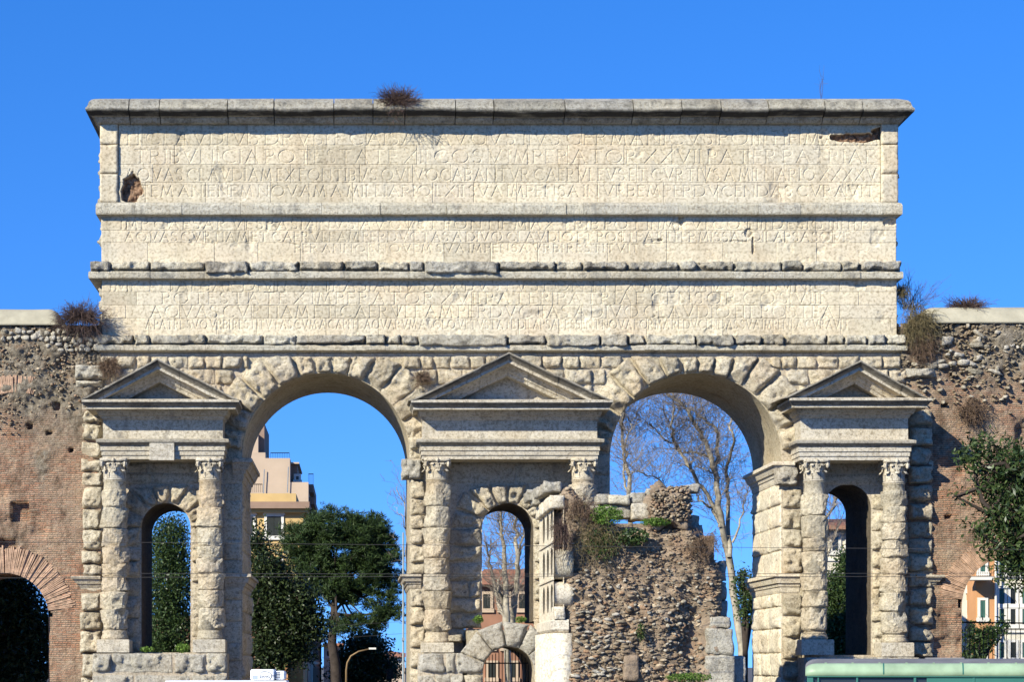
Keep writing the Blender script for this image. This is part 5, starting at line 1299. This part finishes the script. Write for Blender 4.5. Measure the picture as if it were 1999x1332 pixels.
def xz(px, py, Y=YB): return X(px, Y), Z(py, Y)
def bbox(parent, name, pa, pb_, pyt, pyb, y0, y1, mat): return MB().box(X(pa, y0), X(pb_, y0), y0, y1, Z(pyb, y0) if pyb else GZ, Z(pyt, y0)).build(name, M[mat], parent)
bbox(b1, 'wall', 430, 602, 942, None, YB, YB + 14, 'beige')
bbox(b1, 'upper_wall', 430, 566, 895, 942, YB + .01, YB + 10, 'beige')
bbox(b1, 'terrace_wall', 430, 518, 884, 895, YB + .02, YB + 9, 'beige')
bbox(b1, 'tower', 430, 516, 826, 884, YB + 1.2, YB + 9, 'beigedark')
bbox(b1, 'tower_wing', 430, 504, 846, 884, YB + .2, YB + 1.2, 'beige')
bbox(b1, 'side_storey', 566, 580, 905, 942, YB + 2.2, YB + 10, 'beigedark'); bbox(b1, 'roof_slab', 566, 584, 903, 906, YB + 1.8, YB + 10, 'beige')
bbox(b1, 'balcony', 602, 612, 946, 962, YB + 2, YB + 12, 'beigedark')
win(b1, X(578, YB + 2), X(583, YB + 2), YB + 2.19, Z(937, YB + 2), Z(930, YB + 2))
for i, py in enumerate((985, 1010, 1040, 1070)):
    bbox(b1, 'balcony', 602, 614, py - 14, py, YB + 2, YB + 12, 'beigedark')
def rail(parent, pa, pb_, py, Y, h=.9, n=9):
    m = MB(); x0, x1, z = X(pa, Y), X(pb_, Y), Z(py, Y); m.tube([(x0, Y, z + h), (x1, Y, z + h)], .03, 5)
    for i in range(n): x = x0 + (x1 - x0) * i / (n - 1); m.tube([(x, Y, z), (x, Y, z + h)], .010, 4)
    return m.build('railing', M['iron'], parent)
rail(b1, 528, 565, 895, YB + .1, .35); rail(b1, 602, 612, 946, YB + 2.1, .7, 5)
for px, py0, py1 in ((514, 917, 965), (561, 912, 962)):
    MB().tube([P(px, py1, YB - .2), P(px + 2, py0, YB - .2)], .035, 5).build('antenna', M['steel'], b1)
YC = 48.0
b2 = empty('ochre_house', (X(550, YC), YC + 6, GZ), 'ochre house with dark shuttered window and deep eaves behind the left arch', 'building')
bbox(b2, 'wall', 430, 592, 1000, None, YC, YC + 10, 'ochre'); bbox(b2, 'parapet', 440, 578, 964, 984, YC + .8, YC + 8, 'ochre')
bbox(b2, 'eaves', 428, 604, 986, 993, YC - .7, YC + 10.6, 'beigedark'); bbox(b2, 'cornice', 429, 600, 993, 1001, YC - .4, YC + 10.3, 'ochre'); bbox(b2, 'roof', 430, 604, 980, 986, YC - .5, YC + 10.5, 'beigedark')
for px, py in ((535, 1028), (535, 1120), (535, 1210), (480, 1028)): 
    w = win(b2, X(px - 14, YC), X(px + 14, YC), YC - .003, Z(py + 19, YC), Z(py - 19, YC))
    V = [P(px - 22, py - 22, YC - .1), P(px + 22, py - 22, YC - .1)] + [P(px + 22 * math.cos(a), py - 22 - 10 * math.sin(a), YC - .1) for a in np.linspace(.2, math.pi - .2, 9)]
    V2 = [v + np.array((0, .12, 0)) for v in V]; n = len(V); mk('window_hood', V + V2, [tuple(range(n)), tuple(range(2 * n - 1, n - 1, -1))] + [(i, (i + 1) % n, n + (i + 1) % n, n + i) for i in range(n)], M['whitetrim'], b2, False)
rail(b2, 490, 512, 962, YC + .9, .5, 7)
# street fronts running away to the left of the far street
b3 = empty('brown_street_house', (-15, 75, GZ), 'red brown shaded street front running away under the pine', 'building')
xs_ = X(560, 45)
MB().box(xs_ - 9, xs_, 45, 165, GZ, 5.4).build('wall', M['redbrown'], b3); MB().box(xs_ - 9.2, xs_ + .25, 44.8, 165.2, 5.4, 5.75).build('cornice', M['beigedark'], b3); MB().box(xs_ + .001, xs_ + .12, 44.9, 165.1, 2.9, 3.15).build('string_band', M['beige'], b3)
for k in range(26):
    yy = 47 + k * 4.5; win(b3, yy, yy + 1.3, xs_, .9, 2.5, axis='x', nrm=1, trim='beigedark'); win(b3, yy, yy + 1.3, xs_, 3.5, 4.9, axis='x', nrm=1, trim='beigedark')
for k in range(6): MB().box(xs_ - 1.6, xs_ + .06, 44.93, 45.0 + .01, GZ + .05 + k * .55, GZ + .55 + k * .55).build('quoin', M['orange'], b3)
b4 = empty('far_street_house', (X(690, 150), 160, GZ), 'pale far house at the end of the street', 'building')
bbox(b4, 'wall', 632, 668, 1262, None, 150, 168, 'cream'); MB().box(X(630, 150), X(670, 150), 149, 169, Z(1262, 150), Z(1257, 150)).build('roof', M['tile'], b4)
for k in range(3): win(b4, X(638 + k * 10, 150), X(643 + k * 10, 150), 149.99, Z(1282, 150), Z(1272, 150))
b5 = empty('distant_houses', (X(755, 260), 270, GZ), 'low tan house with red roof far down the street', 'building')
bbox(b5, 'wall', 735, 790, 1284, None, 260, 280, 'beige')
V = [P(733, 1284, 259), P(792, 1284, 259), P(792, 1276, 270), P(760, 1272, 270), P(733, 1278, 270)]
mk('roof', V, [(0, 1, 2, 3, 4)], M['tile'], b5, False)
for k in range(4): win(b5, X(742 + k * 12, 260), X(746 + k * 12, 260), 259.98, Z(1296, 260), Z(1289, 260))
b6 = empty('dark_corner_house', (X(716, 140), 150, GZ), 'dark flat roofed house behind the curved street lamp', 'building')
bbox(b6, 'wall', 700, 736, 1262, None, 140, 156, 'beigedark'); bbox(b6, 'roof_slab', 698, 738, 1259, 1263, 139.5, 157, 'shutter')
for k in range(2): win(b6, X(712 + k * 12, 140), X(717 + k * 12, 140), 139.98, Z(1290, 140), Z(1278, 140))
# red roofed house behind the centre niche
b7 = empty('red_roofed_house', (X(985, 45), 50, GZ), 'orange brown house with tiled roof behind the centre niche', 'building')
bbox(b7, 'wall', 925, 1060, 1140, None, 45, 55, 'redbrown')
V = [P(920, 1142, 44.4), P(1065, 1142, 44.4), P(1040, 1112, 50), P(945, 1112, 50), P(920, 1142, 55.6), P(1065, 1142, 55.6)]
mk('roof', V, [(0, 1, 2, 3), (3, 2, 5, 4), (0, 3, 4), (1, 5, 2)], M['tile'], b7, False)
for k, (px, py) in enumerate(((950, 1175), (985, 1175), (1020, 1175), (955, 1250), (990, 1250), (1025, 1250), (960, 1310), (1000, 1310))): win(b7, X(px - 7, 45), X(px + 7, 45), 44.99, Z(py + 14, 45), Z(py - 14, 45), 'shutter', 'beige')
# house in the right niche
b8 = empty('yellow_house', (X(1640, 40), 45, GZ), 'pale yellow house with brown eaves and white window behind the right niche', 'building')
bbox(b8, 'wall', 1560, 1720, 1034, None, 40, 50, 'cream'); bbox(b8, 'eaves', 1552, 1728, 1026, 1034, 39.2, 50.6, 'redbrown')
V = [P(1552, 1026, 39.2), P(1728, 1026, 39.2), P(1700, 1014, 45), P(1580, 1014, 45)]; mk('roof', V, [(0, 1, 2, 3)], M['tile'], b8, False)
MB().box(X(1560, 40), X(1720, 40), 39.9, 40.0 - .003, Z(1096, 40), Z(1090, 40)).build('string_band', M['whitetrim'], b8)
for px in (1600, 1630, 1660, 1690): 
    w = win(b8, X(px - 6, 40), X(px + 6, 40), 39.99, Z(1076, 40), Z(1046, 40), 'glass')
    win(b8, X(px - 6, 40), X(px + 6, 40), 39.99, Z(1160, 40), Z(1120, 40), 'greenshut')
# houses seen through the broken arch on the right
b9 = empty('orange_house', (X(1920, 46), 50, GZ), 'orange plastered house with balcony inside the right wall arch', 'building')
bbox(b9, 'wall', 1905, 1942, 1060, None, 46, 54, 'orange'); bbox(b9, 'side_wall', 1886, 1905, 1060, None, 48, 54, 'cream')
bbox(b9, 'balcony', 1893, 1940, 1126, 1133, 44.6, 46, 'whitetrim'); rail(b9, 1893, 1940, 1126, 44.7, .6, 12)
for px, py in ((1918, 1190), (1918, 1100), (1918, 1270)): win(b9, X(px - 5, 46), X(px + 5, 46), 45.99, Z(py + 17, 46), Z(py - 17, 46), 'greenshut')
for px, py in ((1894, 1190), (1894, 1140), (1894, 1250)): win(b9, X(px - 3, 48), X(px + 3, 48), 47.99, Z(py + 12, 48), Z(py - 12, 48), 'shutter')
MB().tube([P(1944, 1040, 45.8), P(1944, 1380, 45.8)], .07, 8).build('downpipe', M['whitetrim'], b9)
b10 = empty('cream_house', (X(1990, 46.4), 52, GZ), 'cream house with green shutters inside the right wall arch', 'building')
YH = 46.4
bbox(b10, 'wall', 1942, 2080, 1040, None, YH, 58, 'cream'); bbox(b10, 'eaves', 1938, 2084, 1034, 1041, YH - .6, 58.5, 'whitetrim')
for px in (1955, 1977, 2000, 2030):
    for py in (1105, 1165, 1205, 1270): win(b10, X(px - 5, YH), X(px + 5, YH), YH - .01, Z(py + 15, YH), Z(py - 15, YH), 'greenshut' if px != 1977 else 'shutter')
MB().box(X(1942, YH), X(2080, YH), YH - .15, YH - .003, Z(1236, YH), Z(1232, YH)).build('string_band', M['whitetrim'], b10)
fn = empty('iron_fence', P(1940, 1390, 3.6), 'thin iron fence behind the right wall arch', 'fence')
for i in range(16): x = X(1884 + i * 9, 3.6); MB().tube([(x, 3.6, GZ), (x, 3.6, Z(1228, 3.6))], .014, 5).build('bar', M['iron'], fn)
MB().tube([P(1878, 1216, 3.6), P(2030, 1218, 3.6)], .03, 6).build('rail', M['iron'], fn)

# ------------------------------------------------------------------ street furniture
def wire(label, pts, Y):
    xs = np.array([X(a, Y) for a, _ in pts]); zz = np.array([Z(b_, Y) for _, b_ in pts]); t = np.linspace(xs[0], xs[-1], 40)
    V, Fc = tube(np.stack([t, np.full(40, Y), np.interp(t, xs, zz)], -1), .008, 5); tag(mk('tram_wire', V, Fc, M['wire'], None), label, 'wire', 'overhead tram wires')
wire('upper overhead tram wire crossing at column mid height', [(-300, 1058), (300, 1060), (700, 1064), (1500, 1070), (2300, 1076)], -12)
wire('middle overhead tram wire just above the lower imposts', [(-300, 1119), (500, 1121), (1000, 1122), (2300, 1119)], -12.5)
wire('lowest overhead tram wire at the lower imposts', [(-300, 1131), (300, 1128), (1000, 1126), (2300, 1127)], -13)
wire('short far wire strung under the pine crown', [(620, 1224), (800, 1214)], 30)
wire('second far wire strung below the pine crown', [(620, 1250), (800, 1237)], 30)
pole = empty('steel_pole', (X(787, 3), 3, GZ), 'slim grey steel pole at the right side of the left arch', 'pole')
MB().lathe(X(787, 3), 3, [(.10, GZ), (.10, GZ + .5), (.045, GZ + .55), (.035, Z(1042, 3)), (.02, Z(1040, 3))], 10).build('shaft', M['steel'], pole, True)
MB().box(X(784, 3), X(790, 3), 2.9, 3.1, Z(1252, 3), Z(1246, 3)).build('collar', M['steel'], pole)
YS = 34.0
lamp = empty('street_lamp', (X(676, YS), YS, GZ), 'curved brown street lamp beside the pine trunk', 'street lamp')
pp = [(X(676, YS), YS, GZ), (X(676, YS), YS, Z(1310, YS)), (X(678, YS), YS, Z(1295, YS)), (X(685, YS), YS, Z(1282, YS)), (X(700, YS), YS, Z(1273, YS)), (X(722, YS), YS, Z(1268, YS))]
MB().tube(pp, [.07, .06, .055, .05, .045, .04], 8).build('mast', M['lampbrown'], lamp, True)
MB().box(X(720, YS), X(734, YS), YS - .15, YS + .15, Z(1269, YS), Z(1265.5, YS)).build('lamp_head', M['whitetrim'], lamp)
tl = empty('traffic_light', (X(763, 24), 24, GZ), 'black traffic light box down the far street', 'traffic light')
MB().lathe(X(763, 24), 24, [(.06, GZ), (.05, Z(1326, 24))], 8).build('post', M['iron'], tl, True)
MB().box(X(755, 24), X(768, 24), 23.85, 24.15, Z(1327, 24), Z(1307, 24)).build('signal_box', M['iron'], tl)
for py in (1311, 1317, 1323): MB().tube([(X(761, 24), 23.84, Z(py, 24)), (X(761, 24), 23.75, Z(py, 24))], .055, 10).build('lens', M['shutter'], tl)
leafy_tree('street_tree', 'dark leafy tree beside the far street under the pine', 'tree', [ell(715, 1266, 70, 40, 24), ell(702, 1298, 70, 44, 26), ell(748, 1308, 70, 30, 20), ell(690, 1325, 70, 40, 18)], 14000, .3, 'oak', tr(715, 70, 1345, 1315, 1290, r0=.2, r1=.1), seed=19, clump=.4)

# ------------------------------------------------------------------ refrigerated van in front of the left arch
YV = -20.0
van = empty('refrigerated_van', (X(470, YV), YV + 1, GZ), 'white refrigerated van whose roof cooling unit shows below the left arch', 'van')
vz = lambda py: Z(py, YV)
x0, x1 = X(322, YV), X(566, YV)
def bev_box(name, x0, x1, y0, y1, z0, z1, bv, mat, parent):
    bm = bmesh.new(); bmesh.ops.create_cube(bm, size=1.0)
    for v in bm.verts: v.co = Vector(((x0 + x1) / 2 + v.co.x * (x1 - x0), (y0 + y1) / 2 + v.co.y * (y1 - y0), (z0 + z1) / 2 + v.co.z * (z1 - z0)))
    bmesh.ops.bevel(bm, geom=bm.edges[:], offset=bv, segments=3, affect='EDGES', profile=.5)
    V = np.array([v.co[:] for v in bm.verts]); Fc = [tuple(v.index for v in f.verts) for f in bm.faces]; bm.free()
    return mk(name, V, Fc, mat, parent, False)
bev_box('cargo_box', x0, X(560, YV), YV, YV + 1.9, GZ + .55, vz(1330.2), .03, M['white'], van)
bev_box('cab', X(561, YV), X(560, YV) + 1.5, YV + .02, YV + 1.88, GZ + .35, GZ + 1.95, .18, M['white'], van)
bev_box('windscreen', X(560, YV) + 1.1, X(560, YV) + 1.46, YV + .15, YV + 1.75, GZ + 1.15, GZ + 1.8, .1, M['glass'], van)
bev_box('side_window', X(560, YV) + .35, X(560, YV) + 1.05, YV + .005, YV + .05, GZ + 1.15, GZ + 1.75, .02, M['glass'], van)
for wx in (x0 + .8, X(560, YV) + .75):
    for wy in (YV + .05, YV + 1.65):
        w = MB(); n = 20; V = [(wx + .34 * math.cos(2 * math.pi * k / n), y, GZ + .34 + .34 * math.sin(2 * math.pi * k / n)) for y in (wy, wy + .2) for k in range(n)]
        w.add(V, [tuple(range(n)), tuple(range(2 * n - 1, n - 1, -1))] + [(k, (k + 1) % n, n + (k + 1) % n, n + k) for k in range(n)]); w.build('wheel', M['rubber'], van)
un_ = bev_box('cooling_unit', X(488, YV), X(535, YV), YV + .25, YV + 1.65, vz(1329.5), vz(1308), .05, M['white'], van)
bev_box('unit_nose', X(535.3, YV), X(556, YV), YV + .35, YV + 1.55, vz(1329), vz(1311), .08, M['white'], van)
for k in range(4): MB().box(X(537.5, YV), X(546, YV), YV + .335, YV + .348, vz(1315 + k * 3.2), vz(1313.6 + k * 3.2)).build('vent_slot', M['ink'], van)
tc_ = bpy.data.curves.new('lettering', 'FONT'); tc_.body = 'ZANOTTI'; tc_.size = S(7.2, YV); tc_.extrude = .003; tc_.space_character = 1.05
to = bpy.data.objects.new('lettering_curve', tc_); C.objects.link(to); bpy.context.view_layer.update()
lm = bpy.data.meshes.new_from_object(to.evaluated_get(bpy.context.evaluated_depsgraph_get())); bpy.data.objects.remove(to); bpy.data.curves.remove(tc_)
lm.name = 'lettering'; lo = bpy.data.objects.new('lettering', lm); C.objects.link(lo); lo.parent = van; lm.materials.clear(); lm.materials.append(M['ink'])
lo.location = np.array((X(505.5, YV), YV + .243, vz(1324.5))) - WO[van]; lo.rotation_euler = (math.radians(90), 0, 0); lo.scale = (1.0, .9, 1)
ar = [(X(516 + 14 * math.cos(a), YV), YV + .243, vz(1321 - 8.5 * math.sin(a))) for a in np.linspace(math.radians(120), math.radians(-50), 22)]
V, Fc = tube(ar, .008, 4); mk('logo_swoosh', V, Fc, M['ink'], van)
MB().box(X(492, YV), X(502, YV), YV + .243, YV + .249, vz(1327), vz(1320)).build('sticker', M['inkgrey'], van)

# ------------------------------------------------------------------ green tram in the foreground
YR = -45.0
tram = empty('green_tram', (X(1572, YR), YR, GZ), 'two tone green tram with grey roof passing in the lower right foreground', 'tram')
tx0, tx1 = X(1572, YR), X(1572, YR) + 13.0
def roofprof(dx=0.0):
    return [(0.0, Z(1321, YR)), (-.03, Z(1318, YR)), (-.02, Z(1310, YR)), (.03, Z(1301, YR)), (.09, Z(1296.5, YR)), (.10, Z(1296.3, YR))], [(.10, Z(1296.2, YR)), (.3, Z(1292, YR)), (.7, Z(1288.5, YR)), (1.2, Z(1287, YR)), (1.7, Z(1288.5, YR)), (2.1, Z(1292, YR)), (2.3, Z(1296.2, YR))]
xsn = np.concatenate([tx0 + np.array([0, .01, .03, .07, .13, .22, .34, .5]), np.linspace(tx0 + .8, tx1, 24)])
def tramskin(name, prof, mat, ztop):
    V = []; zlow = prof[0][1]
    for x in xsn:
        e = min(1.0, (x - tx0) / .22); k = math.sqrt(max(0.0, 1 - (1 - e) ** 2)); sag = 0.0
        for dy, z in prof:
            yy = 1.2 + (dy - 1.2) * (.92 + .08 * k); base = Z(1321, YR); V.append((x, YR + yy, base + (z - base) * (.55 + .45 * k) - sag))
    n = len(prof); Fc = gridfaces(n, len(xsn)); return mk(name, V, Fc, mat, tram)
pa_, pb2 = roofprof()
tramskin('cantrail', pa_, M['tramgreen'], 0); tramskin('roof', pb2, M['tramroof'], 0)
tramskin('far_cantrail', [(2.3, Z(1296.2, YR)), (2.42, Z(1310, YR)), (2.4, Z(1321, YR))], M['tramgreen'], 0)
bev_box('lower_body', tx0 + .02, tx1, YR + .01, YR + 2.39, GZ + .35, GZ + 1.55, .06, M['tramgreen'], tram)
bev_box('window_band', tx0 + .06, tx1 - .04, YR + .08, YR + 2.32, GZ + 1.5, Z(1322.5, YR), .03, M['glass'], tram)
MB().box(tx0 + .03, tx1 - .02, YR + .0, YR + 2.4, Z(1323, YR), Z(1321.2, YR)).build('gutter', M['tramdark'], tram)
for px, w in ((1574, 12), (1597, 3.2), (1671, 4), (1780, 5), (1890, 5), (2000, 5), (2110, 5), (2220, 5), (2330, 5), (2440, 5)):
    bev_box('pillar', X(px - w / 2, YR) + (.07 if px == 1574 else 0), X(px + w / 2, YR) + (.07 if px == 1574 else 0), YR + .02, YR + .14, GZ + 1.5, Z(1322.6, YR), .01, M['tramdark'], tram)
bev_box('destination_panel', X(1802, YR), X(2000, YR), YR + .03, YR + .12, Z(1345, YR), Z(1323.5, YR), .01, M['tramdark'], tram)
for i in range(26): MB().tube([(tx0 + .35 + i * .48, YR + .098, Z(1296.3, YR) + .006), (tx0 + .39 + i * .48, YR + .098, Z(1296.3, YR) + .006)], .008, 5).build('rivet', M['tramgreen'], tram)
for wx in (tx0 + 1.6, tx0 + 3.4, tx1 - 3.4, tx1 - 1.6):
    w = MB(); n = 20; V = [(wx + .33 * math.cos(2 * math.pi * k / n), y, GZ + .34 + .33 * math.sin(2 * math.pi * k / n)) for y in (YR + .25, YR + .4) for k in range(n)]
    w.add(V, [tuple(range(n)), tuple(range(2 * n - 1, n - 1, -1))] + [(k, (k + 1) % n, n + (k + 1) % n, n + k) for k in range(n)]); w.build('wheel', M['iron'], tram)

for i in range(1, 9):
    xx = tx0 + i * 1.4; V = [(xx + dxx, YR + y_ - .004, z_ + .004) for dxx in (-.012, .012) for y_, z_ in pa_]
    mk('panel_seam', V, gridfaces(len(pa_), 2), M['tramdark'], tram, False)
for i, xx in enumerate((tx0 + 2.2, tx0 + 4.6, tx0 + 7.4, tx0 + 10.2)):
    bev_box('roof_vent', xx, xx + .7, YR + .95, YR + 1.45, Z(1288, YR) - .03, Z(1288, YR) + .03, .02, M['tramroof'], tram)
tram.rotation_euler.z = math.radians(-11.6)      # the line curves here
